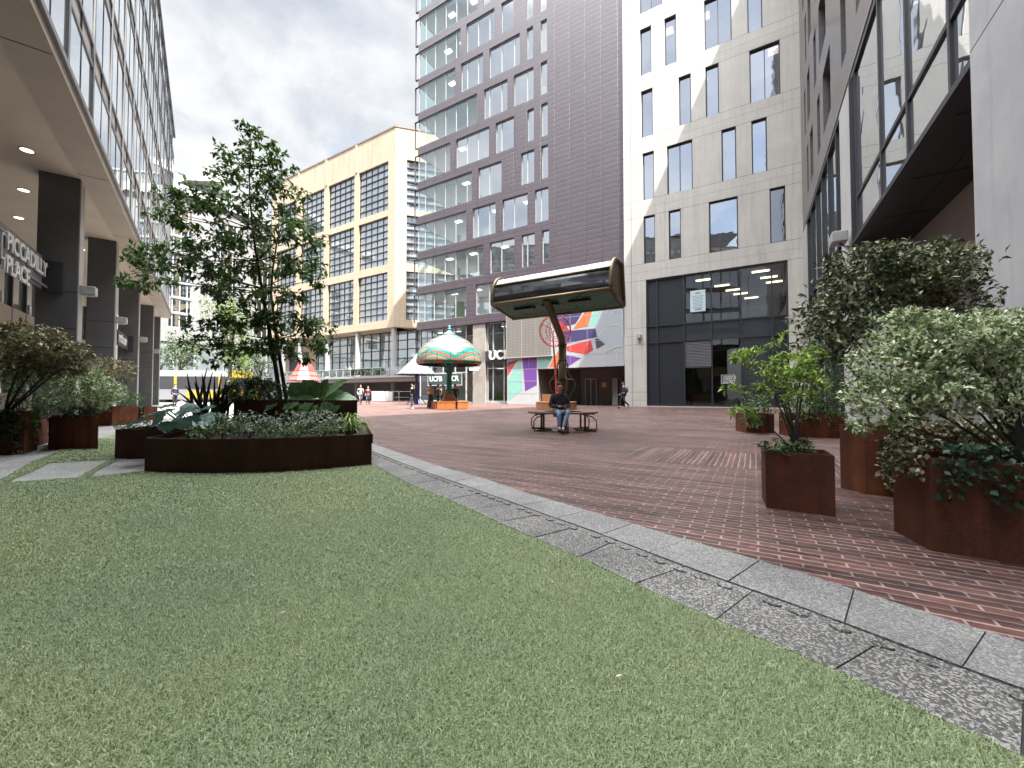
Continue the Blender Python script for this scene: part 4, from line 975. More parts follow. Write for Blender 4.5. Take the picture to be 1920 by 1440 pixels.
x0, z0 = FR_LEFT.at(248, 640, sy); x1, z1 = FR_LEFT.at(226, 604, sy)
MB().box(10.005, 13.6, sy-.12, sy-.02, 3.55, 4.35).build('board', M_('recess_black'), SG)
text_mesh('rent a car', .72, .02, M_('sign_white'), parent=SG, M=wall_text_matrix(13.45, sy, 3.75), bold=.02, space=.92)
MB().box(10.0, 10.1, sy-.2, sy+.2, 3.5, 4.4).build('bracket', M_('recess_black'), SG)
# ------------------------------------------------------------------ giant lamps and benches of the square
plain('olive_metal', (.17, .125, .06), .4, .1, 4, metal=.35); plain('bench_wood', (.15, .075, .055), .5, .2, 6); plain('orange_wood', (.36, .12, .03), .55, .12, 5)
plain('cedar_wood', (.36, .17, .075), .6, .15, 4); plain('lamp_red', (.42, .035, .04), .45, .06); plain('lamp_green', (.03, .22, .18), .4, .1); plain('lamp_blue', (.035, .05, .20), .45, .1)
def solar_mat():
    t = NT('solar_cells'); v = t.coord('UV') if False else t.coord(); s = t.n('ShaderNodeSeparateXYZ'); t.l(v, s.inputs[0])
    g = t.math('LESS_THAN', t.math('FRACT', t.math('MULTIPLY', s.outputs['X'], 9.5)), .07); h = t.math('LESS_THAN', t.math('FRACT', t.math('MULTIPLY', s.outputs['Z'], 11.)), .07)
    c = t.mix(t.math('MAXIMUM', g, h), (.006, .007, .013), (.035, .037, .045))
    return t.end(t.bsdf(c, .10, bump=t.noise(v, 2.0, 2), bs=.12, bd=.05, spec=.8, **{'Coat Weight': 1.0, 'Coat IOR': 1.9, 'Coat Roughness': .03}))
MATS['solar_cells'] = solar_mat()
def pcb_mat():
    t = NT('circuit_green'); v = t.coord()
    return t.end(t.bsdf(t.ramp(t.noise(v, 1.5, 2), (.4, (.004, .13, .07)), (.6, (.008, .18, .10))), .4))
MATS['circuit_green'] = pcb_mat(); plain('pad_pale', (.42, .55, .45), .4, .05); plain('chip_black', (.008, .008, .009), .4, .05)
LC = G(1055, 806); LAMP = Frame(LC, FR_WHITE.ang)                 # x along the shade (to the left), y towards the camera side
L1 = fthing('giant_lamp', 'giant bronze reading lamp sculpture with long curved solar panel shade', 'sculpture', LAMP)
def LB_(px, py, y): return LAMP.at(px, py, y)
xr0, xr1 = -1.62, 1.62
sec = []                                                          # section of the shade in (y, z)
for k in range(13):
    th = math.pi/2*k/12; sec.append((.10+.86*math.cos(th)**.42 if k < 12 else .10, 3.36+.80*math.sin(th)))
lo = [(y-.02, z-.02) for y, z in sec]
def strip(y_z, x0, x1, lift=0.):
    m = MB()
    for (a, b), (c, d) in zip(y_z, y_z[1:]): m.quad((x1, a+lift, b), (x0, a+lift, b), (x0, c+lift, d), (x1, c+lift, d))
    return m
strip(sec[0:6], xr0+.05, xr1-.05).build('solar_panel', M_('solar_cells'), L1, True)
strip(sec[5:13], xr0+.05, xr1-.05).build('solar_panel', M_('solar_cells'), L1, True)
fr = MB()
for x in (xr0, xr1): fr.tube([(x, y, z) for y, z in sec]+[(x, .02, 4.12), (x, -.12, 3.16)], .05, 8); fr.tube([(x, .96, 3.36), (x, -.12, 3.16)], .045, 8)
fr.tube([(xr0, .96, 3.35), (xr1, .96, 3.35)], .055, 8); fr.tube([(xr0, sec[5][0]+.01, sec[5][1]+.02), (xr1, sec[5][0]+.01, sec[5][1]+.02)], .03, 8)
fr.tube([(xr0, .1, 4.17), (xr1, .1, 4.17)], .035, 8); fr.tube([(xr0, -.12, 3.15), (xr1, -.12, 3.15)], .05, 8)
fr.build('shade_frame', M_('olive_metal'), L1, True)
MB().quad((xr1, .08, 4.14), (xr0, .08, 4.14), (xr0, -.12, 3.16), (xr1, -.12, 3.16)).build('back_panel', M_('olive_metal'), L1)
for x in (xr0+.02, xr1-.02): MB().add([(x, y, z) for y, z in lo]+[(x, -.1, 3.17)], [tuple(range(len(lo)+1))]).build('end_plate', M_('olive_metal'), L1)
und = lambda x, y: (x, y, 3.14+.2*(y+.12)/1.08)
pc = MB().quad(und(xr0+.06, .9), und(xr1-.06, .9), und(xr1-.06, -.08), und(xr0+.06, -.08)).build('circuit_board', M_('circuit_green'), L1)
m = MB()
for k in range(70):
    x = xr0+.25+k*(xr1-xr0-.5)/69; x, y, z = und(x, .04); s_ = .014 if k % 3 else .02; m.box(x-s_, x+s_, y-s_, y+s_, z-.012, z-.002)
for k in range(75):
    x, y, z = und(random.choice([round(random.uniform(xr0+.2, xr1-.2)/.1)*.1]), random.choice((.16, .27, .4, .5, .6, .72, .82))); s_ = .018; m.box(x-s_, x+s_, y-s_, y+s_, z-.012, z-.002)
m.build('solder_pads', M_('pad_pale'), L1)
for a, b, y in ((.55, 1.15, .55), (-.15, .3, .6), (-1.0, -.45, .6)): x0, y0, z0 = und(a, y); x1, y1, z1 = und(b, y); MB().box(x0, x1, y-.06, y+.06, z0-.05, z0-.004).build('chip', M_('chip_black'), L1)
MB().tube([(0, 0, .0), (0, 0, 2.28)], .105, 16).build('lower_pole', M_('olive_metal'), L1, True)
MB().tube([(0, 0, 2.25), (.0, .08, 2.45), (.02, .92, 3.30)], .095, 14).build('upper_arm', M_('olive_metal'), L1, True)
for z in (1.86, 2.27): MB().lathe([(.106, -.02), (.125, -.012), (.125, .012), (.106, .02)], 18, (0, 0, z)).build('collar', M_('olive_metal'), L1, True)
for k in range(4):
    th = math.pi/4+k*math.pi/2; e = Vector((math.cos(th), math.sin(th), 0))
    MB().tube([e*r+Vector((0,0,z)) for r, z in ((.11, 1.82), (.15, 1.72), (.16, 1.55), (.2, 1.45), (.3, 1.36), (.36, 1.25), (.34, 1.1), (.24, .95), (.16, .6))], .018, 6).build('bracket', M_('olive_metal'), L1, True)
MB().lathe([(.11, -.012), (.3, -.012), (.3, .012), (.11, .012)], 24, (0, 0, 1.36)).build('disc', M_('olive_metal'), L1)
# ring bench below it
RB = fthing('ring_bench', 'round brown bench on looped bronze legs around the giant lamp pole', 'bench', LAMP)
m = MB(); ns = 40; R1, R0 = .93, .50
vs = [];
for k in range(ns):
    th = 2*math.pi*k/ns
    for r, z in ((R0, .455), (R1, .455), (R1, .495), (R0, .495)): vs.append((r*math.cos(th), r*math.sin(th), z))
m.add(vs, [(k*4+j, ((k+1)%ns)*4+j, ((k+1)%ns)*4+(j+1)%4, k*4+(j+1)%4) for k in range(ns) for j in range(4)])
m.build('seat', M_('bench_wood'), RB)
for k in range(6):
    th = rad(90-28)+k*math.pi/3; e = Vector((math.cos(th), math.sin(th), 0)); q = e.cross(Vector((0,0,1)))
    m = MB()
    m.tube([e*.62+Vector((0,0,.0)), e*.62+Vector((0,0,.45))], .028, 8); m.tube([e*.36+Vector((0,0,.025)), e*.92+Vector((0,0,.025))], .026, 8)
    m.tube([e*.90+Vector((0,0,.03)), e*.93+Vector((0,0,.12)), e*.92+Vector((0,0,.27)), e*.83+Vector((0,0,.36)), e*.70+Vector((0,0,.40)), e*.63+Vector((0,0,.42))], .016, 8)
    m.tube([e*.45+Vector((0,0,.44)), e*.88+Vector((0,0,.44))], .018, 6)
    m.build('leg', M_('olive_metal'), RB, True)
# red wire lamp behind
RC = G(1043, 767.2); RL = Frame(RC, FR_WHITE.ang)
L2 = fthing('giant_lamp', 'red wire frame desk lamp sculpture with concentric hoop shade', 'sculpture', RL)
MB().tube([(0, 0, .0), (-.02, .02, 1.7), (.16, .1, 4.3), (.10, .25, 5.0)], [.07, .07, .05, .05], 10).build('pole', M_('lamp_red'), L2, True)
ax = Vector((-.25, 1.0, -.12)).normalized(); c0 = Vector((-.12, .1, 4.95))
b1 = ax.orthogonal().normalized(); b2 = ax.cross(b1)
for d, r in ((.75, .98), (.62, .93), (.3, .66), (.12, .5), (-.02, .38)): MB().ring(c0+ax*d, ax, r, .028 if r > .9 else .022, 44, 6).build('hoop', M_('lamp_red'), L2, True)
for k in range(6):
    e = b1*math.cos(k*math.pi/3+.3)+b2*math.sin(k*math.pi/3+.3)
    MB().tube([c0+ax*-.02+e*.38, c0+ax*.3+e*.66, c0+ax*.62+e*.93, c0+ax*.75+e*.98], .016, 6).build('spoke', M_('lamp_red'), L2)
B2 = fthing('ring_bench', 'cedar slatted drum bench around the red wire lamp', 'bench', RL)
m = MB()
for k in range(72):
    th = 2*math.pi*k/72; a, b = math.cos(th), math.sin(th); w_ = .045
    m.add([((1.28)*a-w_*b*s_*1.0, 1.28*b+w_*a*s_, z) for s_ in (-1, 1) for z in (.02, .42)]+[((1.24)*a-w_*b*s_, 1.24*b+w_*a*s_, z) for s_ in (-1, 1) for z in (.02, .42)], [(0,2,3,1),(5,7,6,4),(1,3,7,5),(0,1,5,4),(2,6,7,3)])
m.build('slats', M_('cedar_wood'), B2)
MB().lathe([(.75, .42), (1.30, .42), (1.30, .47), (.75, .47)], 48).build('seat', M_('cedar_wood'), B2)
MB().lathe([(1.2, 0), (1.2, .41)], 36).build('core', M_('recess_black'), B2)
MB().box(.3, .95, -.5, .1, .472, .95).build('backrest', M_('cedar_wood'), B2)
# stained glass domed lamp
TCN = G(842, 766.3); TF = Frame(TCN, 0.)
L3 = thing('giant_lamp', 'giant stained glass lamp sculpture with cream domed shade and teal orange swirls', 'sculpture', TF.o)
def dome_mat():
    t = NT('stained_glass'); v = t.coord(); s = t.n('ShaderNodeSeparateXYZ'); t.l(v, s.inputs[0])
    an = t.math('ARCTAN2', s.outputs['Y'], s.outputs['X']); z = s.outputs['Z']
    wv = t.math('ADD', 3.35, t.math('MULTIPLY', t.math('ABSOLUTE', t.math('SINE', t.math('MULTIPLY', an, 2.5))), .55))
    d = t.math('SUBTRACT', z, wv)
    def band(lo_, hi_): return t.math('MULTIPLY', t.math('GREATER_THAN', d, lo_), t.math('LESS_THAN', d, hi_))
    hf = t.ramp(z, (.0, 0.), (1., 1.))
    c = t.ramp(t.math('DIVIDE', t.math('SUBTRACT', z, 2.9), 2.0), (.0, (.20, .155, .10)), (.3, (.165, .138, .092)), (.55, (.125, .116, .095)), (.9, (.095, .105, .095)))
    c = t.mix(band(-.28, -.02), c, (.01, .13, .115)); c = t.mix(band(-.42, -.28), c, (.36, .06, .03)); c = t.mix(band(-.56, -.42), c, (.015, .15, .13)); c = t.mix(band(-.66,-.56), c, (.30,.16,.09))
    ly = t.math('LESS_THAN', z, 3.02); seg = t.math('GREATER_THAN', t.math('SINE', t.math('MULTIPLY', an, 10.)), .55)
    c = t.mix(ly, c, (.012, .13, .11)); c = t.mix(t.math('MULTIPLY', ly, seg), c, (.34, .05, .03))
    ln1 = t.math('LESS_THAN', t.math('ABSOLUTE', t.math('SUBTRACT', t.math('FRACT', t.math('MULTIPLY', an, 16/(2*math.pi))), .5)), .03)
    ln2 = None
    for q in (3.03, 3.52, 3.85, 4.25, 4.55):
        a = t.math('LESS_THAN', t.math('ABSOLUTE', t.math('SUBTRACT', z, q)), .022); ln2 = a if ln2 is None else t.math('MAXIMUM', ln2, a)
    c = t.mix(t.math('MAXIMUM', ln1, ln2), c, (.015, .06, .055))
    # diamonds at the joints
    fa = t.math('ABSOLUTE', t.math('SUBTRACT', t.math('FRACT', t.math('MULTIPLY', an, 8/(2*math.pi))), .5))
    for q, w_ in ((3.52, .10), (4.15, .12)):
        dd = t.math('ADD', t.math('MULTIPLY', fa, 2.2), t.math('ABSOLUTE', t.math('SUBTRACT', z, q)))
        c = t.mix(t.math('LESS_THAN', dd, w_), c, (.03, .08, .075))
    return t.end(t.bsdf(c, .25))
MATS['stained_glass'] = dome_mat()
prof = [(2.02, 2.86), (2.12, 2.96), (2.14, 3.10), (2.11, 3.36), (2.02, 3.62), (1.88, 3.86), (1.68, 4.09), (1.42, 4.32), (1.12, 4.52), (.80, 4.69), (.44, 4.83)]
MB().lathe(prof, 64, (0,0,0), False).build('shade', M_('stained_glass'), L3, True)
MB().lathe([(.41, 4.86), (.36, 4.92), (.16, 5.06), (.06, 5.15), (.10, 5.2), (.12, 5.26), (.05, 5.32), (.08, 5.38), (.085, 5.42), (.02, 5.5)], 24).build('finial', plain('finial_teal', (.09,.26,.26), .35, .05), L3, True)
pm = MB()
for k in range(6): e = Vector((math.cos(k*math.pi/3), math.sin(k*math.pi/3), 0)); pm.tube([e*.24+Vector((0,0,.9)), e*.15+Vector((0,0,1.3)), e*.12+Vector((0,0,2.3)), e*.3+Vector((0,0,2.75)), e*.55+Vector((0,0,2.95))], .035, 6)
pm.build('stem_rods', M_('lamp_green'), L3); MB().tube([(0,0,.0),(0,0,4.8)], .07, 10).build('pole', M_('lamp_green'), L3)
for z, r in ((2.35, .26), (2.62, .34), (1.1, .25)): MB().lathe([(r*.6, -.05), (r, 0), (r*.6, .05)], 18, (0, 0, z)).build('collar', M_('lamp_green'), L3, True)
B3 = thing('ring_bench', 'bright orange timber hexagonal bench around the domed lamp', 'bench', TF.o)
for k in range(6):
    a0, a1 = k*math.pi/3+.05, (k+1)*math.pi/3-.05; p0, p1 = Vector((math.cos(a0), math.sin(a0), 0))*1.28, Vector((math.cos(a1), math.sin(a1), 0))*1.28
    q0, q1 = p0*.55, p1*.55; m = MB()
    m.prism([(p.x, p.y) for p in (p0*1.02, p1*1.02, q1, q0)], .43, .49)
    for j in range(4): z = .03+j*.1; m.prism([(p.x, p.y) for p in (p0, p1, p1*.96, p0*.96)], z, z+.085)
    m.build('bench_segment', M_('orange_wood'), B3)
m = MB().lathe([(.62, .49), (.5, .62), (.3, .95), (.2, 1.02)], 12); m.build('backrest', M_('cedar_wood'), B3)
# blue cone lamp
BF = G(781, 758.2); L4 = thing('giant_lamp', 'pale blue cone shade lamp sculpture on dark blue post beside the tower corner', 'sculpture', BF)
def cone_mat():
    t = NT('cone_glass'); v = t.coord(); s = t.n('ShaderNodeSeparateXYZ'); t.l(v, s.inputs[0]); an = t.math('ARCTAN2', s.outputs['Y'], s.outputs['X'])
    l1 = t.math('LESS_THAN', t.math('ABSOLUTE', t.math('SUBTRACT', t.math('FRACT', t.math('MULTIPLY', an, 18/(2*math.pi))), .5)), .05)
    l2 = t.math('LESS_THAN', t.math('FRACT', t.math('MULTIPLY', s.outputs['Z'], 1.6)), .09)
    c = t.mix(t.ramp(t.noise(v, 2.2, 3), (.4, 0.), (.6, 1.)), (.105, .112, .16), (.15, .158, .20))
    return t.end(t.bsdf(t.mix(t.math('MAXIMUM', l1, l2), c, (.20, .22, .36)), .35))
MATS['cone_glass'] = cone_mat()
MB().lathe([(1.78, 2.75), (1.80, 2.82), (.30, 4.35), (.02, 4.75)], 40, (0,0,0), False).build('shade', M_('cone_glass'), L4)
MB().lathe([(.30, .0), (.30, .08), (.16, .12), (.14, 2.4), (.22, 2.6), (.10, 2.9), (.06, 4.4)], 14).build('pole', M_('lamp_blue'), L4)
m = MB()
for k in range(4): e = Vector((math.cos(k*math.pi/2+.5), math.sin(k*math.pi/2+.5), 0)); m.tube([e*.13+Vector((0,0,.9)), e*.5+Vector((0,0,.5)), e*.9+Vector((0,0,.03))], .04, 6)
m.build('feet', M_('lamp_blue'), L4)
# red lattice lamp behind the raised planter
RF = D(571, 739, 44); RF.z = 0
L5 = thing('giant_lamp', 'red and white lattice trapezoid lampshade sculpture behind the raised planter', 'sculpture', RF)
def lattice():
    t = NT('red_lattice'); v = t.coord(); s = t.n('ShaderNodeSeparateXYZ'); t.l(v, s.inputs[0]); an = t.math('MULTIPLY', t.math('ARCTAN2', s.outputs['Y'], s.outputs['X']), 5.)
    a = t.math('FRACT', t.math('MULTIPLY', t.math('ADD', an, t.math('MULTIPLY', s.outputs['Z'], 4.)), 1.)); b = t.math('FRACT', t.math('SUBTRACT', an, t.math('MULTIPLY', s.outputs['Z'], 4.)))
    m = t.math('MULTIPLY', t.math('GREATER_THAN', a, .42), t.math('GREATER_THAN', b, .42))
    m = t.math('MULTIPLY', m, t.math('LESS_THAN', s.outputs['Z'], 3.55))
    return t.end(t.bsdf(t.mix(m, (.20, .04, .04), (.22, .20, .15)), .5))
MATS['red_lattice'] = lattice()
MB().lathe([(1.62, 2.42), (1.60, 2.5), (1.15, 3.35), (.66, 4.35)], 8, (0,0,0), False).build('shade', M_('red_lattice'), L5)
m = MB()
for z, r in ((2.44, 1.64), (2.95, 1.38), (3.5, 1.09), (4.35, .67)): m.ring((0,0,z), (0,0,1), r, .045, 8, 6)
m.build('hoops', M_('lamp_red'), L5)
MB().tube([(.15,0,0),(.15,0,1.8),(0,0,2.6),(0,0,4.4)], .09, 8).sphere((0,0,4.5), .16).build('pole', M_('lamp_red'), L5)
# litter bin
BN = G(977, 758.3); B_ = thing('litter_bin', 'pale timber litter bin with dark slot in front of the mural', 'bin', BN, FR_WHITE.ang)
MB().box(-.25, .25, -.25, .25, .03, .90).build('body', M_('cedar_wood') if False else plain('bin_wood', (.50, .30, .12), .6, .12, 5), B_, bevel=.02)
MB().box(-.27, .27, -.27, .27, .90, .95).build('lid', M_('bench_wood'), B_); MB().box(-.14, .14, .251, .26, .62, .78).build('slot', M_('chip_black'), B_)
# concrete block by the tower entrance
p = G(941, 757.5); MB_ = tag(MB().box(-.22, .22, -.22, .22, 0, 1.0).build('bollard', M_('column_concrete'), bevel=.02), 'square pale concrete bollard in front of the lime green counter', 'bollard'); MB_.location = p; MB_.rotation_euler.z = FR_WHITE.ang
# ------------------------------------------------------------------ tram on the street
a = D(230, 739, 45.2); b = D(471, 739, 47.4); TRM = Frame((b.x, b.y), math.atan2(a.y-b.y, a.x-b.x)); ln = (a-b).length
TR = thing('tram', 'yellow fronted white and grey tram passing behind the pillars', 'tram', TRM.o, TRM.ang)
plain('tram_white', (.25, .255, .255), .4, .04); plain('tram_grey', (.16, .165, .17), .45, .05); plain('tram_yellow', (.34, .22, .02), .4, .05); plain('tram_glass', (.03, .03, .034), .1, .1)
MB().box(2.2, ln, -2.6, 0, .35, 1.55).build('lower_body', M_('tram_grey'), TR); MB().box(2.2, ln, -2.6, 0, 3.0, 3.7).build('roof', M_('tram_white'), TR)
MB().box(2.25, ln, -2.55, .02, 1.55, 3.0).build('window_band', M_('tram_glass'), TR)
MB().prism([(2.2, -2.6), (2.2, 0), (.9, -.1), (.0, -.6), (0, -2.0), (.9, -2.5)], .35, 1.5).build('cab', M_('tram_yellow'), TR)
MB().prism([(2.2, -2.6), (2.2, 0), (1.3, -.1), (.7, -.6), (.7, -2.0), (1.3, -2.5)], 2.9, 3.65).build('cab_roof', M_('tram_yellow'), TR)
MB().prism([(2.2, -2.6), (2.2, 0), (1.15, -.1), (.35, -.6), (.35, -2.0), (1.15, -2.5)], 1.5, 2.9).build('windscreen', M_('tram_glass'), TR)
for x in (3.2, 7.8, 10.9, 11.6): MB().box(x, x+.28, -.0, .05, .45, 3.0).build('door_post', M_('tram_yellow'), TR)
MB().box(3.6, 6.8, .02, .05, .5, 1.3).build('panel', M_('tram_yellow'), TR)
m = MB()
for x in (4.5, 9.0, 13.0): m.box(x, x+1.6, -2.3, -.2, 0.0, .34)
m.build('bogies', M_('recess_black'), TR)
# ------------------------------------------------------------------ planters and plants
def corten(nm, cs):
    t = NT(nm); v = t.coord()
    c = t.ramp(t.noise(v, 2.2, 7, .65), (.28, cs[0]), (.5, cs[1]), (.72, cs[2]))
    c = t.mix(t.ramp(t.noise(v, 60, 4, .7), (.5, 0.), (.7, .5)), c, (.16, .058, .026))
    c = t.mix(t.ramp(t.noise(t.mapping(v, scale=(4, 4, .3)), 2.0, 6), (.46, 0.), (.66, .75)), c, (.045, .018, .014))
    return t.end(t.bsdf(c, .8, bump=t.noise(v, 90, 4), bs=.35, bd=.004, spec=.2))
MATS['corten'] = corten('corten', ((.055, .019, .011), (.125, .040, .019), (.20, .066, .028))); MATS['corten_half_shade'] = corten('corten_half_shade', ((.042, .016, .010), (.078, .026, .014), (.125, .041, .019))); MATS['corten_shade'] = corten('corten_shade', ((.026, .015, .012), (.046, .022, .016), (.075, .032, .021))); plain('soil', (.022, .016, .011), .95, .4, 12, bump=1., bscale=40)  # two darker corten copies: shade on those planters is put into the colour
def planter(label, poly, h, group=None, base=0.0, soil=.07, mat='corten'):
    n = len(poly); cx = sum(p[0] for p in poly)/n; cy = sum(p[1] for p in poly)/n
    a = sum(poly[i][0]*poly[(i+1)%n][1]-poly[(i+1)%n][0]*poly[i][1] for i in range(n))
    if a < 0: poly = poly[::-1]
    t = thing('planter', label, 'planter', (cx, cy, base), 0, group)
    P = [(p[0]-cx, p[1]-cy) for p in poly]; I = []
    for i in range(n):                                          # inset by the sheet thickness
        p0, p1, p2 = Vector(P[i-1]), Vector(P[i]), Vector(P[(i+1)%n])
        d = ((p1-p0).normalized()+(p2-p1).normalized()).normalized(); I.append((p1.x-d.y*.022, p1.y+d.x*.022))
    vs = [(x, y, .0) for x, y in P]+[(x, y, h) for x, y in P]+[(x, y, h) for x, y in I]+[(x, y, h-soil-.05) for x, y in I]
    fs = []
    for i in range(n):
        j = (i+1)%n
        for k in range(3): fs.append((k*n+i, k*n+j, (k+1)*n+j, (k+1)*n+i))
    MB().add(vs, fs).build('shell', M_(mat), t, bevel=.004)
    MB().add([(x, y, h-soil) for x, y in I], [tuple(range(n))]).build('soil', M_('soil'), t)
    return t
def rect(c, d, w, l):
    c = Vector((c[0], c[1])); d = Vector(d).normalized(); e = Vector((-d.y, d.x))
    return [tuple(c), tuple(c+d*w), tuple(c+d*w+e*l), tuple(c+e*l)]
front = smooth_line([Vector((-4.46,4.91,0)), Vector((-3.95,4.80,0)), Vector((-3.3,4.80,0)), Vector((-2.6,4.96,0)), Vector((-1.87,5.385,0))], .12)
planter('long low rust brown planter with bowed front at the edge of the lawn', [(p.x, p.y) for p in front]+[(-1.87,5.385), (-2.74,7.6), (-4.95,7.6), (-4.95,6.2)], .418, mat='corten_shade')
planter('raised rust brown planter holding the slender tree', [(-4.285,6.2), (-2.38,6.2), (-2.90,7.5), (-4.6,7.5)], .86, mat='corten_shade')
planter('small dull rust planter left of the long bowed planter', [(-5.78,5.88), (-5.02,5.97), (-5.1,6.7), (-5.95,6.6)], .437, mat='corten_shade')
ld = (-math.sin(LA), math.cos(LA)); lo_ = (math.cos(LA), math.sin(LA))
planter('square orange rust planter of cream edged shrub on the left paving', [(-7.88,6.86), (-7.10,6.93), (-7.95,7.68), (-8.7,7.6)], .557)
planter('orange rust planter behind the square one beside the grey pillars', rect((-12.9,12.0), (1,.06), .95, .9), .565)
planter('smallest distant red rust planter left of the hosta leaves', rect((-13.6,14.2), (1,.08), .6, .6), .5)
planter('ivy covered rust planter at the far left edge of the paving', [(-7.72,6.4), (-7.72+ld[0]*.62,6.4+ld[1]*.62), (-7.72+ld[0]*.62-lo_[0]*.9,6.4+ld[1]*.62-lo_[1]*.9), (-7.72-lo_[0]*.9,6.4-lo_[1]*.9)], .67)
planter('narrow rust planter wedged behind the ivy covered one', [(-8.66,7.36), (-8.96,7.8), (-9.5,7.4), (-9.2,6.98)], .46)
planter('small square rust planter with sparse lime green bush on the bricks', [(2.13,3.40), (2.51,3.145), (2.70,3.48), (2.31,3.75)], .473, mat='corten_half_shade')
planter('largest dark rust planter at the right edge under cream variegated shrub', [(2.54,2.46), (3.9,1.58), (4.3,2.4), (2.66,2.83)], .562, mat='corten_half_shade')
planter('tall rust planter half hidden behind the largest one on the right', [(3.36,3.85), (4.25,3.25), (4.6,3.8), (3.34,4.12)], .647)
planter('distant rust planter overgrown with ivy near the dark glazing', rect((5.78,9.95), (1,-.1), .65, .6), .475)
planter('dark rust planter of green bush between ivy planter and pale pier', rect((6.2,8.95), (1,-.25), 1.0, .7), .52)
# ---- foliage
def rnd_dirs(n):
    d = RNG.normal(size=(n, 3)); return d/np.linalg.norm(d, axis=1, keepdims=True)
def leaf_geo(P, Dv, size, aspect=.42, fold=.18, up=.6):
    """one folded leaf per point; Dv = pointing direction"""
    n = len(P); sz = size*RNG.uniform(.6, 1.25, n)[:, None]
    Nv = rnd_dirs(n)*(1-up)+np.array([0, 0, up]); Nv -= Dv*np.sum(Nv*Dv, 1, keepdims=True); Nv /= np.linalg.norm(Nv, axis=1, keepdims=True)+1e-9
    Sv = np.cross(Dv, Nv); b = P; t = P+Dv*sz-Nv*sz*.12; m = P+Dv*sz*.45
    l = m+Sv*sz*aspect*.5+Nv*sz*fold*.5; r = m-Sv*sz*aspect*.5+Nv*sz*fold*.5
    V = np.stack([b, r, t, l], 1).reshape(-1, 3); i = np.arange(n)*4
    return V, np.stack([i, i+1, i+2, i, i+2, i+3], 1).reshape(-1, 3)
def cloud(cl, per=9, spread=.16, shell=.55):
    """cl: (centre, (rx,ry,rz), n). Leaves sit in small sprays scattered in the ellipsoid"""
    P = []; Dv = []
    for c, r, n in cl:
        k = max(1, int(n/per)); d = rnd_dirs(k); rad_ = RNG.uniform(0, 1, k)**(1/3)*(1-shell)+shell*RNG.uniform(.55, 1.05, k)
        s = np.array(c)+d*np.array(r)*rad_[:, None]
        ax = d*.7+rnd_dirs(k)*.6+np.array([0, 0, .1]); ax /= np.linalg.norm(ax, axis=1, keepdims=True)
        rr = spread*min(r)/.3 if min(r) < .3 else spread
        for j in range(per):
            t = (j/per-.5)*2
            P.append(s+ax*t*rr+rnd_dirs(k)*rr*.35); Dv.append(ax*.5+rnd_dirs(k)*.75)
    P = np.concatenate(P); Dv = np.concatenate(Dv); Dv /= np.linalg.norm(Dv, axis=1, keepdims=True)
    return P, Dv
def tints(n, lo, hi, cream=0.): 
    t = RNG.uniform(lo, hi, n)*.62
    if cream: t = np.where(RNG.uniform(0, 1, n) < cream, .8, t)
    return t
def tree_limbs(base, tops, r0, mat, par, name='stem', wig=.06):
    m = MB()
    for tp in tops:
        a = Vector(base)+Vector((random.uniform(-r0, r0), random.uniform(-r0, r0), 0)); b = Vector(tp); mid = a.lerp(b, .5)+Vector((random.uniform(-wig, wig), random.uniform(-wig, wig), wig*.6))
        m.tube([a, a.lerp(mid, .6), mid.lerp(b, .35), b], [r0, r0*.8, r0*.6, r0*.3], 6)
    return m.build(name, mat, par, True)
plain('bark_dark', (.030, .024, .019), .85, .3, 9, bump=.6); plain('bark_grey', (.07, .06, .05), .85, .3, 9)
def rel(o, P): return P-np.array(o.location)
def shrub(name, label, cat, base, cl, size, mat, lo=.0, hi=1., cream=0., per=9, spread=.12, aspect=.45, stems=5, r0=.012, group=None, up=.6, shell=.55, part='foliage', bark='bark_dark'):
    extra = []
    for c, r, n in cl:
        if n < 260: continue
        for d in rnd_dirs(7 if n > 900 else 4):
            d[2] = abs(d[2])*.9-.15; f = RNG.uniform(1.02, 1.2); q = max(.03, min(r)*RNG.uniform(.10, .22))
            extra.append((tuple(np.array(c)+d*np.array(r)*f), (q*1.8, q*1.5, q), int(RNG.uniform(14, 34))))
    o = thing(name, label, cat, base, 0, group); P, Dv = cloud(cl+extra, per, spread, shell)
    keep = np.sin(P[:, 0]*23.1+P[:, 2]*17.7)+np.sin(P[:, 1]*19.3-P[:, 2]*27.1)+np.sin(P[:, 0]*11.-P[:, 1]*13.) > -1.35   # gaps through the crown
    P, Dv = P[keep], Dv[keep]
    V, T = leaf_geo(rel(o, P), Dv, size, aspect, up=up); np_mesh(part, V, T, mat, o, np.repeat(tints(len(P), lo, hi, cream), 4))
    if stems:
        tops = [Vector(random.choice(cl)[0])-Vector(base)+Vector((random.uniform(-.1,.1),random.uniform(-.1,.1),random.uniform(-.05,.1))) for _ in range(stems)]
        tree_limbs((0, 0, -.03), tops, r0, M_(bark), o)
    return o
DENS = 1.75
def pc(px, py, rx, ry, Y, ryd, n):
    n = int(n*DENS)
    c = D(px, py, Y); return (tuple(c), (rx/F_PX*Y, ryd, ry/F_PX*Y), n)
leaf_mat('leaf_tree', (.024, .055, .014), (.14, .235, .06), .42); leaf_mat('leaf_sunny', (.05, .09, .015), (.14, .20, .04), .4)
leaf_mat('leaf_variegated', (.06, .11, .035), (.24, .32, .125), .3, third=(.62, .64, .44)); leaf_mat('leaf_dark_var', (.020, .034, .016), (.095, .12, .05), .2, third=(.38, .36, .22))
leaf_mat('leaf_pieris', (.035, .048, .020), (.15, .155, .065), .25, third=(.34, .27, .14)); leaf_mat('leaf_lime', (.06, .12, .02), (.26, .38, .06), .35, third=(.36, .46, .10))
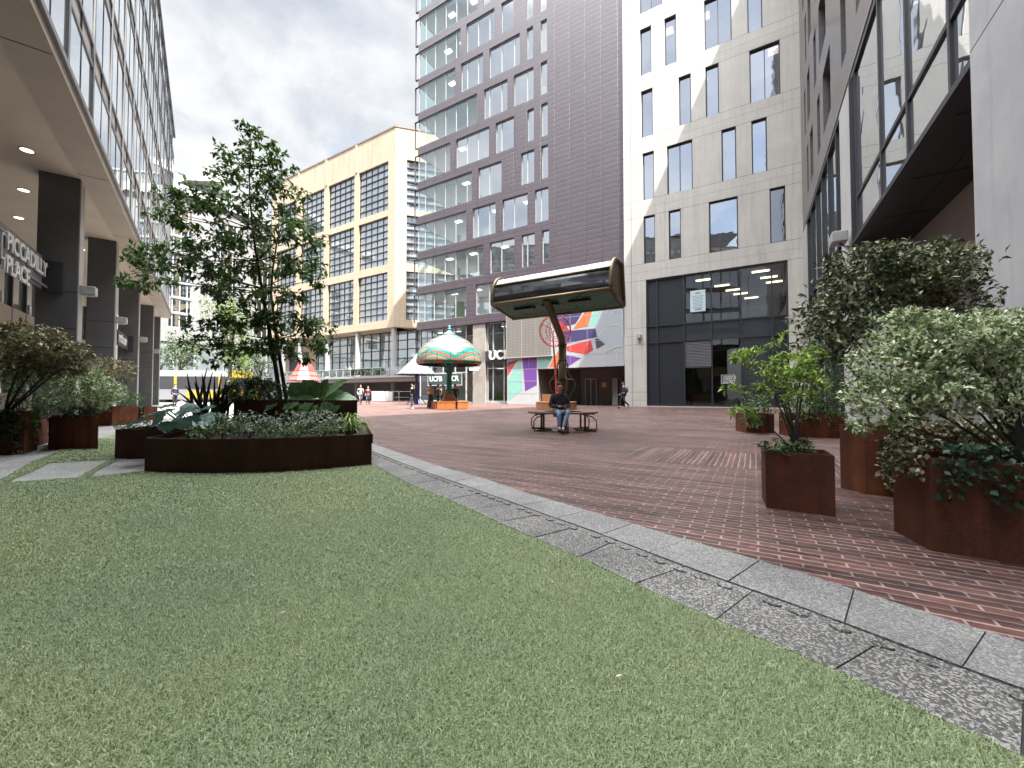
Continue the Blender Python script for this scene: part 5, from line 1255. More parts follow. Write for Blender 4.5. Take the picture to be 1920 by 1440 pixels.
leaf_mat('leaf_under', (.03, .065, .02), (.14, .21, .07), .28); leaf_mat('leaf_ivy', (.007, .020, .010), (.035, .075, .034), .15); leaf_mat('leaf_mid', (.026, .058, .018), (.12, .19, .06), .28)
leaf_mat('leaf_grey', (.030, .058, .026), (.13, .18, .09), .2, third=(.44, .48, .38)); leaf_mat('leaf_far', (.025, .05, .015), (.10, .14, .05), .35)
# slender tree in the raised planter
TB_ = D(523, 739, 6.85); TB_.z = .80
TRE = thing('tree', 'slender young tree with airy dark green crown in the raised planter', 'tree', TB_)
def tp(px, py, dy=0.): return D(px, py, 6.85+dy)-TB_
s1 = [tp(526,752), tp(517,690), tp(508,640,.03), tp(500,590,.05), tp(491,540,.05), tp(482,490), tp(474,430), tp(468,370), tp(468,315), tp(472,262)]
s2 = [tp(537,752,.1), tp(529,700,.15), tp(519,640,.25), tp(513,590,.3), tp(508,550,.35), tp(512,500,.4), tp(520,450,.4), tp(535,400,.45)]
m = MB(); m.tube(s1, [.040,.034,.031,.028,.024,.020,.016,.012,.008,.004], 8); m.tube(s2, [.034,.030,.026,.023,.020,.016,.012,.006], 8)
cls = [(470,258,46,20,70),(440,295,36,28,80),(500,292,46,28,90),(466,335,62,28,130),(425,330,34,20,55),(528,342,34,30,80),(546,318,16,10,14),(400,372,60,28,150),(340,375,46,24,110),(302,400,28,20,60),(362,408,56,22,110),(440,385,55,26,120),(520,380,46,26,100),(562,362,22,12,28),(548,402,34,22,60),
 (332,470,52,28,150),(272,485,36,28,110),(258,528,28,34,90),(292,520,30,36,80),(244,482,12,10,14),(392,455,66,30,190),(372,500,58,28,160),(462,452,60,34,190),(532,432,56,30,170),(582,452,30,26,70),(440,508,66,34,220),(506,498,66,36,230),(566,500,46,32,140),(592,524,22,24,50),(446,552,52,24,130),(526,556,50,24,120),(410,540,30,26,70),
 (404,610,60,22,150),(470,596,62,30,180),(384,645,40,20,80),(440,652,58,24,150),(532,604,62,26,170),(588,612,42,24,100),(556,642,56,24,150),(612,650,24,20,50),(492,648,46,24,110),(556,668,44,14,70),(420,680,30,14,40),(500,330,20,60,60),(480,420,20,40,60)]
cl = []
for (px, py, rx, ry, n) in cls:
    dy = RNG.uniform(-.7, .7)*min(1., rx/45); c = D(px, py, 6.85+dy); cl.append((tuple(c), (rx/F_PX*6.85, .16+rx/F_PX*3.4, ry/F_PX*6.85*.62), int(n*2.0)))
    st = min(s1[2:]+s2[2:], key=lambda q: (q-(c-TB_)).length+.9*max(0, q.z-(c-TB_).z+.05)); e = c-TB_
    m.tube([st, st.lerp(e, .5)+Vector((0,0,-.03)), e, e+(e-st).normalized()*rx/F_PX*3.5], [.012,.008,.005,.002], 5)
m.build('trunk', M_('bark_dark'), TRE, True)
P, Dv = cloud(cl, 7, .13, .35); Dv[:, 2] -= .25; Dv /= np.linalg.norm(Dv, axis=1, keepdims=True)
V, T = leaf_geo(rel(TRE, P), Dv, .108, .5, .12, .75); np_mesh('crown', V, T, M_('leaf_tree'), TRE, np.repeat(tints(len(P), 0, 1), 4))
# broad ribbed leaves
def big_leaf(mb, base, tip, width, nv, droop=.15, cup=.12):
    base, tip, nv = Vector(base), Vector(tip), Vector(nv).normalized(); d = tip-base; s = d.cross(nv).normalized(); L = d.length; n = 9; rows = []
    for i in range(n+1):
        t = i/n; w_ = width*(math.sin(math.pi*min(1, t*.93+.07))**.75)*(1.12-.42*t); c = base+d*t-nv*(droop*L*t*t)
        if i == n: w_ = .004
        rows.append([c+s*w_*f+nv*(cup*width*abs(f)*(1 if abs(f) < .9 else .7)+.012*math.sin(t*22+abs(f)*5)) for f in (-1, -.5, 0, .5, 1)])
    vs = [p for r in rows for p in r]; mb.add(vs, [(i*5+j, i*5+j+1, (i+1)*5+j+1, (i+1)*5+j) for i in range(n) for j in range(4)])
def broad_mat(name, a, b, rough=.35):
    t = NT(name); v = t.coord(); c = t.ramp(t.noise(v, 3., 5, .6), (.3, a), (.7, b)); c = t.mix(t.ramp(t.noise(v, 14., 3), (.45, 0.), (.62, .35)), c, tuple(x*1.8 for x in b))
    s = t.bsdf(c, rough, bump=t.noise(v, 22, 2), bs=.4, bd=.01); tl = t.n('ShaderNodeBsdfTranslucent'); t.l(c, tl.inputs[0]); mm = t.n('ShaderNodeMixShader'); mm.inputs[0].default_value = .2
    t.l(s, mm.inputs[1]); t.l(tl.outputs[0], mm.inputs[2]); return t.end(mm.outputs[0])
MATS['leaf_bergenia'] = broad_mat('leaf_bergenia', (.032, .085, .028), (.11, .20, .075)); MATS['leaf_hosta'] = broad_mat('leaf_hosta', (.035, .085, .055), (.105, .18, .15), .4)
BG = thing('leafy_plant', 'broad glossy leaved plant spilling over the raised planter rim', 'plant', D(596, 752, 6.45))
rp = lambda px, py, Y: D(px, py, Y)-BG.location
m = MB()
for (b, t_, w_, nv) in (((590,742),(572,718),.13,(0,-.7,.7)),((585,745),(548,738),.15,(-.2,-.8,.6)),((588,748),(552,765),.12,(0,-.8,.5)),((577,760),(577,792),.115,(0,-1,.1)),((600,745),(590,722),.14,(.1,-.8,.6)),((598,742),(628,728),.13,(0,-.6,.8)),((606,748),(640,745),.14,(.1,-.8,.6)),
   ((610,750),(600,776),.12,(-.1,-.95,.3)),((622,748),(618,772),.115,(.1,-.95,.3)),((622,742),(655,752),.12,(.2,-.7,.7)),((612,738),(640,716),.12,(0,-.6,.8)),((596,752),(570,772),.10,(-.2,-.9,.4)),((560,748),(536,762),.10,(-.2,-.8,.6)),((630,745),(662,748),.09,(.1,-.5,.8)),((604,740),(612,716),.11,(0,-.7,.7)),((566,742),(548,722),.11,(-.1,-.7,.7)),((520,752),(500,766),.07,(-.3,-.8,.5))):
    Y = 6.3+random.uniform(-.12, .22) if t_[1] < 755 else 6.12
    t_ = (b[0]+(t_[0]-b[0])*1.3, b[1]+(t_[1]-b[1])*1.3); big_leaf(m, rp(*b, Y+.12), rp(*t_, Y), w_*1.4, nv, .12)
m.build('leaves', M_('leaf_bergenia'), BG, True)
HO = thing('leafy_plant', 'big blue green hosta with wide flat leaves in the bowed planter', 'plant', Vector((-4.15, 5.35, .36)))
rp = lambda px, py, Y: D(px, py, Y)-HO.location
m = MB(); st = MB()
for (b, t_, w_, nv, Y) in (((318,770),(222,797),.15,(-.2,-.2,.9),5.35),((322,772),(262,776),.17,(0,-.25,.95),5.6),((330,775),(372,763),.15,(.05,-.35,.95),5.45),((352,782),(352,806),.17,(0,-.75,.6),5.05),((345,780),(322,788),.13,(-.2,-.6,.7),5.1),((372,784),(398,802),.13,(.3,-.6,.7),5.1),
    ((382,778),(430,780),.11,(.1,-.25,.95),5.3),((378,768),(406,760),.10,(0,-.3,.95),5.6),((312,775),(280,800),.15,(-.3,-.7,.6),5.2),((320,790),(310,812),.16,(-.1,-.85,.4),5.0),((300,765),(330,758),.13,(0,-.2,1),5.9),((340,762),(376,770),.12,(0,-.5,.8),5.7)):
    p, q = rp(*b, Y+.05), rp(*t_, Y-.02 if t_[1] > 795 else Y+.1); big_leaf(m, p, q, w_, nv, .12, .16); st.tube([(random.uniform(-.1,.1), random.uniform(-.1,.1), 0), p*.5+Vector((0,0,.03)), p], [.010,.009,.006], 5)
m.build('leaves', M_('leaf_hosta'), HO, True); st.build('leaf_stalks', M_('leaf_bergenia'), HO)
# sword leaved flax
FX = thing('flax_plant', 'dark spiky sword leaved flax clump behind the hosta', 'plant', Vector((-4.75, 6.35, .36)))
m = MB()
for (px, py, bend) in ((334,735,.3),(350,700,.2),(366,705,.15),(388,690,.35),(396,712,.1),(415,700,.1),(428,722,.25),(444,712,.3),(452,728,.3),(340,760,.4),(372,725,.1),(405,735,.05),(380,745,.1),(420,745,.1),(360,742,.2),(435,752,.2),(398,698,.25),(346,722,.3),(411,722,.1),(383,712,.1),(338,748,.4),(356,728,.2),(364,715,.1),(378,700,.2),(402,705,.1),(424,710,.2),(440,735,.3),(448,742,.3),(392,730,.1),(368,752,.2),(415,752,.1),(352,752,.3),(400,750,.1),(430,760,.2)):
    tip = D(px, py, 6.35+random.uniform(-.3, .3))-FX.location; b = Vector((random.uniform(-.22,.22), random.uniform(-.15,.15), 0)); w_ = .027
    mid = b.lerp(tip, .55)+Vector((0, 0, bend*.35)); s = (tip-b).cross(Vector((0,1,0))).normalized()
    pts = [b*(1-t)**2+mid*2*t*(1-t)+tip*t*t for t in (0, .2, .4, .6, .8, 1)]
    vs = []
    for i, p in enumerate(pts): q = w_*(.8, 1, 1, .85, .55, .05)[i]; vs += [p-s*q, p+Vector((0,.012,0)), p+s*q]
    m.add(vs, [(i*3+j, i*3+j+1, i*3+j+4, i*3+j+3) for i in range(5) for j in range(2)])
m.build('leaves', plain('leaf_flax', (.020, .026, .020), .4, .3, 6), FX)
for k in range(1): pass
shrub('shrub', 'low leafy green bush at the left end of the raised planter', 'shrub', (-4.0,6.55,.79), [pc(450,736,30,18,6.5,.25,330),pc(487,730,32,20,6.6,.25,380),pc(520,736,26,16,6.5,.2,220),pc(470,714,14,16,6.6,.14,90),pc(500,716,12,14,6.6,.14,70),pc(470,742,44,10,6.25,.1,260)], .06, M_('leaf_under'), stems=6, r0=.006)
for k, (px, py, rx, ry, Y, lab) in enumerate(((470,797,46,22,5.45,'leftmost grey green mound in the bowed planter'),(548,797,42,22,5.5,'middle grey green mound in the bowed planter, below the hanging leaf'),(602,793,40,24,5.65,'rightmost grey green mound in the bowed planter, next to the lime tuft'))):
    b = D(px, 812, Y); b.z = .35
    shrub('shrub', lab, 'shrub', b, [pc(px,py-3,rx*1.05,ry*1.1,Y,.26,800),pc(px-rx*.6,py+6,rx*.6,ry*.8,Y-.2,.2,330),pc(px+rx*.6,py+6,rx*.6,ry*.8,Y-.2,.2,330)], .034, M_('leaf_grey'), .05, 1., .34, per=7, spread=.05, stems=8, r0=.004, group='grey green mounds in the bowed planter')
shrub('shrub', 'yellowish ground cover between hosta and grey green mounds', 'shrub', tuple(D(415,812,5.3))[:2]+(.35,), [pc(412,793,38,18,5.35,.25,480),pc(380,808,34,12,5.02,.14,260),pc(440,806,34,10,5.05,.14,220),pc(520,810,40,8,5.0,.12,180),pc(600,808,40,8,5.15,.12,180)], .035, M_('leaf_under'), .2, 1., stems=5, r0=.004, per=6, spread=.06)
TF_ = thing('grass_tuft', 'bright lime arching grass tuft at the right end of the bowed planter', 'plant', D(655, 812, 5.65)); TF_.location.z = .36; TF_.scale = (1.35, 1.2, 1.3)
m = MB()
for k in range(150):
    th = random.uniform(0, 2*math.pi); r = random.uniform(.06, .34); h = random.uniform(.08, .26); c = Vector((math.cos(th), math.sin(th)*.7, 0)); w_ = .005; s = Vector((-c.y, c.x, 0))
    pts = [c*.03*random.random(), c*r*.4+Vector((0,0,h)), c*r*.8+Vector((0,0,h*.85)), c*r+Vector((0,0,h*.4))]
    vs = [];
    for i, p in enumerate(pts): q = w_*(1, 1.2, .9, .1)[i]; vs += [p-s*q, p+s*q]
    m.add(vs, [(i*2, i*2+1, i*2+3, i*2+2) for i in range(3)])
m.build('blades', plain('leaf_limegrass', (.20, .29, .05), .5, .3, 5), TF_)
shrub('shrub', 'yellow green ground cover filling the small dull rust planter', 'shrub', (-5.45,6.25,.38), [pc(247,797,24,10,6.1,.3,220)], .035, M_('leaf_under'), .3, 1., stems=4, r0=.004, per=6, spread=.05)
# left group
shrub('shrub', 'cream edged pale green shrub in the square orange rust planter', 'shrub', (-7.6,7.3,.5), [pc(160,728,52,34,7.3,.42,900),pc(128,752,30,24,7.1,.3,330),pc(195,745,26,26,7.4,.3,300),pc(150,702,28,16,7.3,.25,200)], .062, M_('leaf_variegated'), .1, 1., .30, stems=9, r0=.012, spread=.10)
shrub('shrub', 'dark ivy skirt round the foot of the cream edged shrub', 'shrub', (-7.55,7.05,.5), [pc(150,772,38,10,7.05,.2,260)], .045, M_('leaf_ivy'), stems=3, r0=.004, per=6, spread=.06)
shrub('small_tree', 'dome crowned small tree with bronze green leaves over the ivy planter', 'tree', (-8.1,6.4,.6), [pc(55,655,74,36,6.5,.6,1300),pc(15,640,40,34,6.3,.5,500),pc(105,672,44,30,6.7,.45,600),pc(60,625,50,18,6.5,.4,360),pc(128,690,20,18,6.8,.25,140),pc(30,690,50,24,6.6,.4,420),pc(70,700,30,20,6.7,.3,200)], .075, M_('leaf_pieris'), .05, 1., .30, stems=4, r0=.022, spread=.13)
shrub('shrub', 'feathery dull green bush below the bronze leaved tree', 'shrub', (-8.9,7.3,.42), [pc(60,735,38,34,7.2,.35,420),pc(92,758,22,24,7.4,.25,220),pc(20,712,30,20,6.9,.3,200)], .06, M_('leaf_mid'), 0, .9, stems=7, r0=.008)
iv = thing('ivy', 'dark ivy trailing down the front of the left edge planter', 'ivy', (-7.9,6.2,.6))
def draped(o, a, b, ztop, drop, n, size, mat, out, thick=.05, lo=0, hi=1., cream=0.):
    """leaves hanging over an edge a-b and down its outer face"""
    t = RNG.uniform(0, 1, n); f = RNG.uniform(0, 1, n)**1.3; dmax = drop*(.55+.45*np.sin(t*9+1)**2)
    a, b, out = np.array(a), np.array(b), np.array(out)
    P = a[None]*(1-t)[:, None]+b[None]*t[:, None]; P = np.concatenate([P[:, :2], np.zeros((n, 1))], 1); P[:, 2] = ztop+.05-f*dmax; P[:, :2] += out[None, :2]*(.02+RNG.uniform(0, thick, n))[:, None]
    Dv = rnd_dirs(n)*.7+np.array([out[0]*.5, out[1]*.5, -.55]); Dv /= np.linalg.norm(Dv, axis=1, keepdims=True)
    nv = leaf_geo(rel(o, P), Dv, size, .75, .1, .1); np_mesh('leaves', nv[0], nv[1], mat, o, np.repeat(tints(n, lo, hi, cream), 4))
draped(iv, (-7.72,6.4,0), (-7.72-lo_[0]*.8,6.4-lo_[1]*.8,0), .67, .70, 900, .055, M_('leaf_ivy'), (-ld[0],-ld[1]), .12)
draped(thing('ivy', 'paler ivy strands on the orange side of the left edge planter', 'ivy', (-7.8,6.6,.6)), (-7.73,6.42,0), (-7.95,6.7,0), .67, .55, 130, .05, M_('leaf_mid'), lo_, .06)
draped(thing('ivy', 'ivy strands beside the narrow wedged rust planter', 'ivy', (-8.8,7.6,.4)), (-8.70,7.5,0), (-8.95,7.82,0), .5, .5, 150, .055, M_('leaf_ivy'), lo_, .14, .3, 1.)
shrub('shrub', 'bronze domed shrub in front of the second grey pillar', 'shrub', (-12.5,12.4,.5), [pc(205,690,42,20,12.4,.6,600),pc(175,700,28,16,12.3,.5,260),pc(228,706,20,14,12.5,.4,160)], .085, M_('leaf_pieris'), .2, 1., .42, stems=7, r0=.02, spread=.15)
shrub('shrub', 'pale cream edged bush below the bronze domed shrub', 'shrub', (-12.4,12.15,.5), [pc(203,738,22,24,12.0,.4,420),pc(190,755,16,14,11.9,.3,160)], .075, M_('leaf_variegated'), .1, 1., .30, stems=5, r0=.01)
shrub('shrub', 'fresh green bush in the smallest distant rust planter', 'shrub', (-13.3,14.4,.44), [pc(240,752,20,18,14.3,.4,330),pc(256,768,12,10,14.2,.3,110)], .09, M_('leaf_mid'), .2, 1., stems=5, r0=.01)
# right group
LIM = shrub('shrub', 'sparse lime green bush on thin bare stems in the small square planter', 'shrub', (2.42,3.44,.42), [pc(1480,690,48,22,3.5,.22,190),pc(1420,668,40,14,3.45,.2,110),pc(1440,705,36,20,3.4,.2,120),pc(1510,720,34,26,3.5,.22,170),pc(1400,730,40,9,3.35,.15,60),pc(1462,640,18,14,3.5,.12,40),pc(1382,668,22,8,3.4,.1,34),pc(1392,770,28,10,3.3,.12,44),pc(1460,740,30,18,3.4,.18,90),pc(1520,665,24,16,3.6,.15,80)], .058, M_('leaf_lime'), 0, 1., .22, per=8, spread=.09, aspect=.40, stems=9, r0=.008, shell=.3, up=.8)
shrub('shrub', 'fern like undergrowth at the foot of the sparse lime bush', 'shrub', (2.42,3.42,.42), [pc(1490,842,44,16,3.4,.15,200),pc(1460,835,20,14,3.4,.1,70)], .045, M_('leaf_mid'), stems=4, r0=.004, per=6, spread=.06)
VAR = shrub('shrub', 'huge cream variegated shrub arching from the largest right hand planter', 'shrub', (3.2,2.5,.5), [pc(1760,640,110,50,2.75,.34,2000),pc(1680,690,76,52,2.75,.3,1100),pc(1850,650,90,60,2.7,.34,1500),pc(1660,750,62,46,2.7,.26,800),pc(1760,740,86,46,2.6,.26,1000),pc(1880,740,60,60,2.6,.3,800),pc(1640,800,36,20,2.65,.16,230),pc(1720,600,60,20,2.8,.2,420),pc(1860,600,60,20,2.75,.2,400),pc(1930,690,60,90,2.7,.3,800)], .040, M_('leaf_variegated'), .05, 1., .44, per=11, spread=.075, aspect=.48, stems=22, r0=.010, shell=.5)
DK = shrub('shrub', 'tall dark bronze green bush behind the cream variegated one', 'shrub', (3.9,3.9,.58), [pc(1660,540,120,52,4.3,.5,2000),pc(1580,590,70,50,4.2,.4,900),pc(1740,510,90,44,4.3,.45,1100),pc(1620,500,70,36,4.3,.4,700),pc(1790,560,60,36,4.2,.35,500),pc(1560,640,50,40,4.1,.35,500),pc(1710,468,60,16,4.4,.3,260),pc(1800,490,40,16,4.4,.2,120)], .068, M_('leaf_dark_var'), 0, 1., .24, per=9, spread=.11, stems=12, r0=.016)
v9 = thing('ivy', 'variegated trailing ivy hanging from the tall half hidden planter', 'ivy', (3.2,3.6,.6))
draped(v9, (3.46,3.79,0), (4.15,3.32,0), .68, .64, 1500, .042, M_('leaf_dark_var'), (-.55,-.8), .18, .2, 1., .4)
v9 = thing('ivy', 'cream edged ivy over the orange side of the largest right hand planter', 'ivy', (2.6,2.6,.56))
draped(v9, (2.66,2.85,0), (2.54,2.46,0), .60, .28, 260, .036, M_('leaf_dark_var'), (-.9,-.2), .10, .2, 1., .42)
v9 = thing('ivy', 'dark green ivy over the front rim of the largest right hand planter', 'ivy', (2.8,2.3,.56))
draped(v9, (2.54,2.46,0), (3.1,2.1,0), .62, .36, 620, .040, M_('leaf_ivy'), (-.4,-.85), .08, .2, 1.)
shrub('shrub', 'round ivy bush on the distant planter near the dark glazing', 'shrub', (6.1,10.1,.42), [pc(1420,762,24,26,9.8,.35,420),pc(1410,790,18,16,9.7,.25,160)], .075, M_('leaf_mid'), .1, 1., stems=4, r0=.008)
shrub('shrub', 'yellow green bush in front of the pale pier, behind the lime bush', 'shrub', (6.7,9.1,.46), [pc(1530,720,44,50,9.1,.6,800),pc(1500,770,30,30,8.9,.4,300),pc(1560,780,30,28,8.8,.4,280),pc(1535,660,30,24,9.2,.4,240)], .09, M_('leaf_mid'), .2, 1., stems=7, r0=.014)
# trees beyond
def far_tree(label, px, Y, zc, r, h, n, size, mat, lo=0., hi=1.):
    b = D(px, 739, Y); b.z = 0; cl = [((b.x+RNG.uniform(-.6,.6)*r, b.y+RNG.uniform(-.5,.5)*r, zc+RNG.uniform(-.45,.45)*h), (r*.55, r*.5, h*.34), n//8) for _ in range(8)]
    o = thing('tree', label, 'tree', b, 0, 'trees along the tram street'); P, Dv = cloud(cl, 8, .35, .4); V, T = leaf_geo(rel(o, P), Dv, size, .6); np_mesh('crown', V, T, mat, o, np.repeat(tints(len(P), lo, hi), 4))
    m = MB(); m.tube([(0,0,-.05),(.05,0,zc*.5),(0,.05,zc)], [.2,.16,.08], 8)
    for c in cl: m.tube([(0,0,zc*.55), Vector(c[0])-b], [.08,.03], 5)
    m.build('trunk', M_('bark_grey'), o, True)
far_tree('pale green round tree beside the last pillar, beyond the tram', 335, 56, 7.2, 3.3, 5.4, 1700, .34, M_('leaf_far'))
far_tree('bright yellow green tree behind the slender one', 430, 40, 7.6, 3.0, 5.2, 2000, .26, M_('leaf_sunny'))
far_tree('darker green street tree right of the tram front', 487, 56, 5.0, 2.6, 3.4, 1200, .30, M_('leaf_far'), 0., .6)
far_tree('green street tree left of the pale round one, mostly behind pillars', 296, 58, 6.5, 3.2, 5.0, 1100, .34, M_('leaf_far'), .1, .8)
shrub('small_tree', 'yellow leaved sapling in front of the tram cab', 'tree', tuple(D(455,739,22))[:2]+(0,), [pc(445,675,22,14,22,.7,160),pc(462,690,18,16,22,.6,130),pc(437,705,14,12,22,.5,80),pc(455,655,14,10,22,.5,60)], .17, M_('leaf_sunny'), .3, 1., stems=6, r0=.03, shell=.3)
# ------------------------------------------------------------------ people
def skin_mesh(name, J, E, mat, par, sub=2, smooth=True):
    """J: {key: (pos, radius)}; one continuous tapering surface grown on the joints"""
    keys = list(J); ix = {k: i for i, k in enumerate(keys)}
    me = bpy.data.meshes.new(name); me.from_pydata([tuple(J[k][0]) for k in keys], [(ix[a], ix[b]) for a, b in E], [])
    o = bpy.data.objects.new(name, me); C.objects.link(o); md = o.modifiers.new('skin', 'SKIN'); md.use_smooth_shade = smooth
    sv = me.skin_vertices[0].data if me.skin_vertices else None
    for i, k in enumerate(keys):
        r = J[k][1]; r = r if hasattr(r, '__len__') else (r, r); sv[i].radius = r; sv[i].use_root = (i == 0)
    s = o.modifiers.new('sub', 'SUBSURF'); s.levels = s.render_levels = sub
    dg = bpy.context.evaluated_depsgraph_get(); m2 = bpy.data.meshes.new_from_object(o.evaluated_get(dg))
    bpy.data.objects.remove(o); bpy.data.meshes.remove(me)
    m2.polygons.foreach_set('use_smooth', [True]*len(m2.polygons)); m2.materials.clear(); m2.materials.append(mat)
    r = bpy.data.objects.new(name, m2); C.objects.link(r); r.parent = par; return r
plain('skin_light', (.50, .30, .22), .55, .08, 20); plain('skin_brown', (.24, .125, .08), .55, .08, 20)
def cloth(name, col): return plain(name, col, .85, .18, 14, bump=.4, bscale=90)
def person(label, loc, face, H, top, legs, hair, skin='skin_light', pose='stand', shoes=(.03,.03,.03), long_coat=False, hood=False, skirt=None, detail=1, group=None):
    """face: heading in degrees, 0 looks away from the camera (+y), 180 towards it"""
    k = H/1.75; V3 = lambda x, y, z: Vector((x, y, z))*k
    p = thing('person', label, 'person', loc, rad(-face), group)
    J = {'pelvis': (V3(0,0,.95), (.125*k,.095*k)), 'belly': (V3(0,.01,1.08), (.12*k,.09*k)), 'chest': (V3(0,.01,1.28), (.145*k,.10*k)), 'neckb': (V3(0,0,1.44), (.065*k,.06*k)), 'neck': (V3(0,.015,1.50), .052*k),
         'jaw': (V3(0,.035,1.575), (.058*k,.068*k)), 'face': (V3(0,.03,1.64), (.070*k,.086*k)), 'crown': (V3(0,.015,1.715), (.058*k,.070*k))}
    E = [('pelvis','belly'),('belly','chest'),('chest','neckb'),('neckb','neck'),('neck','jaw'),('jaw','face'),('face','crown')]
    arms = {'stand': ((.20,0,1.38),(.25,-.02,1.11),(.25,.07,.87)), 'phone': ((.20,.0,1.38),(.24,.02,1.12),(.10,.24,1.14)), 'walk': ((.20,0,1.38),(.24,-.06,1.12),(.22,.06,.90)), 'shade': ((.2,0,1.38),(.30,.14,1.40),(.12,.17,1.62))}
    leg = {'stand': ((.09,0,.90),(.095,.01,.50),(.095,-.02,.09),(.10,.12,.035)), 'walkF': ((.09,0,.90),(.09,.20,.53),(.09,.22,.10),(.095,.37,.045)), 'walkB': ((.09,0,.90),(.09,.02,.50),(.09,-.33,.17),(.095,-.24,.06))}
    sit = pose == 'sit'
    for s, n in ((-1, 'L'), (1, 'R')):
        ap = arms['phone'] if pose in ('phone', 'sit') else arms['walk'] if pose == 'walk' else arms['stand']
        if pose == 'shade' and s == 1: ap = arms['shade']
        a = [Vector(q) for q in ap]
        if pose == 'walk': a[1].y += -.05*s; a[2].y += .18*s
        if sit: a = [Vector((.185,.03,1.36)), Vector((.25,.08,1.10)), Vector((.055 if s > 0 else .075,.33,1.10))]
        for q in a: q.x *= s
        J['sh'+n] = (a[0]*k, .062*k); J['el'+n] = (a[1]*k, .044*k); J['wr'+n] = (a[2]*k, .029*k)
        d = (a[2]-a[1]).normalized()
        if pose in ('phone', 'sit'): d = (d*.4+Vector((-s*.5,.7,.25))).normalized()
        palm = a[2]+d*.07; J['pa'+n] = (palm*k, (.036*k,.020*k))
        E += [('chest','sh'+n),('sh'+n,'el'+n),('el'+n,'wr'+n),('wr'+n,'pa'+n)]
        if detail:
            side = d.cross(Vector((0,0,1))).normalized()
            curl = Vector((0, 0, .02)) if pose in ('phone','sit') else Vector((0,.012,-.0))
            for f, (off, L) in enumerate(((-.028,.058),(-.010,.070),(.009,.066),(.027,.050))):
                b = palm+d*.028+side*off; J['f%d%s'%(f,n)] = (b*k, .010*k); J['g%d%s'%(f,n)] = ((b+d*L*.55+curl*.4)*k, .0085*k); J['h%d%s'%(f,n)] = ((b+d*L*.95+curl*1.4)*k, .007*k)
                E += [('pa'+n,'f%d%s'%(f,n)),('f%d%s'%(f,n),'g%d%s'%(f,n)),('g%d%s'%(f,n),'h%d%s'%(f,n))]
            b = palm-d*.01+side*(-.032*s)*(-1 if pose in ('phone','sit') else 1)+Vector((0,0,.012)); J['t0'+n] = (b*k, .010*k); J['t1'+n] = ((b+d*.04+Vector((0,0,.012)))*k, .0085*k); E += [('pa'+n,'t0'+n),('t0'+n,'t1'+n)]
        l = leg['stand']
        if pose == 'walk': l = leg['walkF'] if s > 0 else leg['walkB']
        l = [Vector(q) for q in l]
        if sit: l = [Vector((.09,.02,.92)), Vector((.105,.44,.96)), Vector((.10,.47,.56)), Vector((.11,.58,.495))] if s > 0 else [Vector((.09,.02,.92)), Vector((.13,.44,.96)), Vector((-.02,.55,.55)), Vector((-.05,.67,.49))]
        for q in l: q.x *= s
        for q, nm, r in zip(l, ('hi','kn','an','to'), (.083,.058,.040,.036)): J[nm+n] = (q*k, r*k)
        E += [('pelvis','hi'+n),('hi'+n,'kn'+n),('kn'+n,'an'+n),('an'+n,'to'+n)]
    drop = 0.
    if sit:
        for q in ('neck','jaw','face','crown'): J[q] = (J[q][0]+Vector((0,.05,-.02))*k, J[q][1])
        J['face'] = (J['face'][0]+Vector((0,.03,-.01))*k, J['face'][1]); J['crown'] = (J['crown'][0]+Vector((0,.05,-.01))*k, J['crown'][1])
        drop = -.455*k
    if drop: J = {q: (v[0]+Vector((0,0,drop)), v[1]) for q, v in J.items()}
    body = skin_mesh('body', J, E, M_(skin), p)
    fc = J['face'][0]
    for s in (-1, 1):
        MB().sphere(fc+Vector((s*.027, .083, .006))*k, .010*k, 8, 6).build('eye', plain('eye_dark', (.02,.015,.012), .3, .05), body, True)
        MB().sphere(fc+Vector((s*.073, .0, -.012))*k, .026*k, 8, 6, (.4,.7,1.2)).build('ear', M_(skin), body, True)
    MB().sphere(fc+Vector((0, .094, -.018))*k, .015*k, 8, 6, (.8,1.,1.5)).build('nose', M_(skin), body, True)
    MB().sphere(fc+Vector((0, .080, -.056))*k, .018*k, 8, 6, (1.3,.5,.35)).build('mouth', plain('lip', (.30,.11,.09), .5, .05), body, True)
    g = lambda q, m=1.: (J[q][0], tuple(x*m for x in J[q][1]) if hasattr(J[q][1], '__len__') else J[q][1]*m)
    Jt = {'belly': g('belly', 1.16), 'chest': g('chest', 1.16), 'neckb': g('neckb', 1.12)}; Et = [('belly','chest'),('chest','neckb')]
    Jt = {'pelvis': g('pelvis', 1.17), **Jt}; Et.append(('pelvis','belly'))
    if long_coat: Jt['hem'] = ((J['hiL'][0]+J['hiR'][0])/2+Vector((0,0,-.32*k)), (.17*k,.13*k)); Et.append(('pelvis','hem'))
    for n in 'LR':
        Jt['sh'+n] = g('sh'+n, 1.18); Jt['el'+n] = g('el'+n, 1.3); w_ = J['el'+n][0].lerp(J['wr'+n][0], .93); Jt['wr'+n] = (w_, .040*k); Et += [('chest','sh'+n),('sh'+n,'el'+n),('el'+n,'wr'+n)]
    Jt = {'chest': Jt.pop('chest'), **Jt}
    skin_mesh('jacket', Jt, Et, top, p)
    if skirt is None:
        Jl = {'pelvis': g('pelvis', 1.08)}; El = []
        for n in 'LR':
            Jl['hi'+n] = g('hi'+n, 1.12); Jl['kn'+n] = g('kn'+n, 1.18); Jl['an'+n] = (J['kn'+n][0].lerp(J['an'+n][0], .96), .052*k); El += [('pelvis','hi'+n),('hi'+n,'kn'+n),('kn'+n,'an'+n)]
        skin_mesh('trousers', Jl, El, legs, p)
    else:
        q = J['pelvis'][0]; MB().lathe([(.14*k, .06*k), (.17*k, -.2*k), (.22*k, -.55*k), (.25*k, -.86*k)], 20, q, False).build('skirt', skirt, p, True)
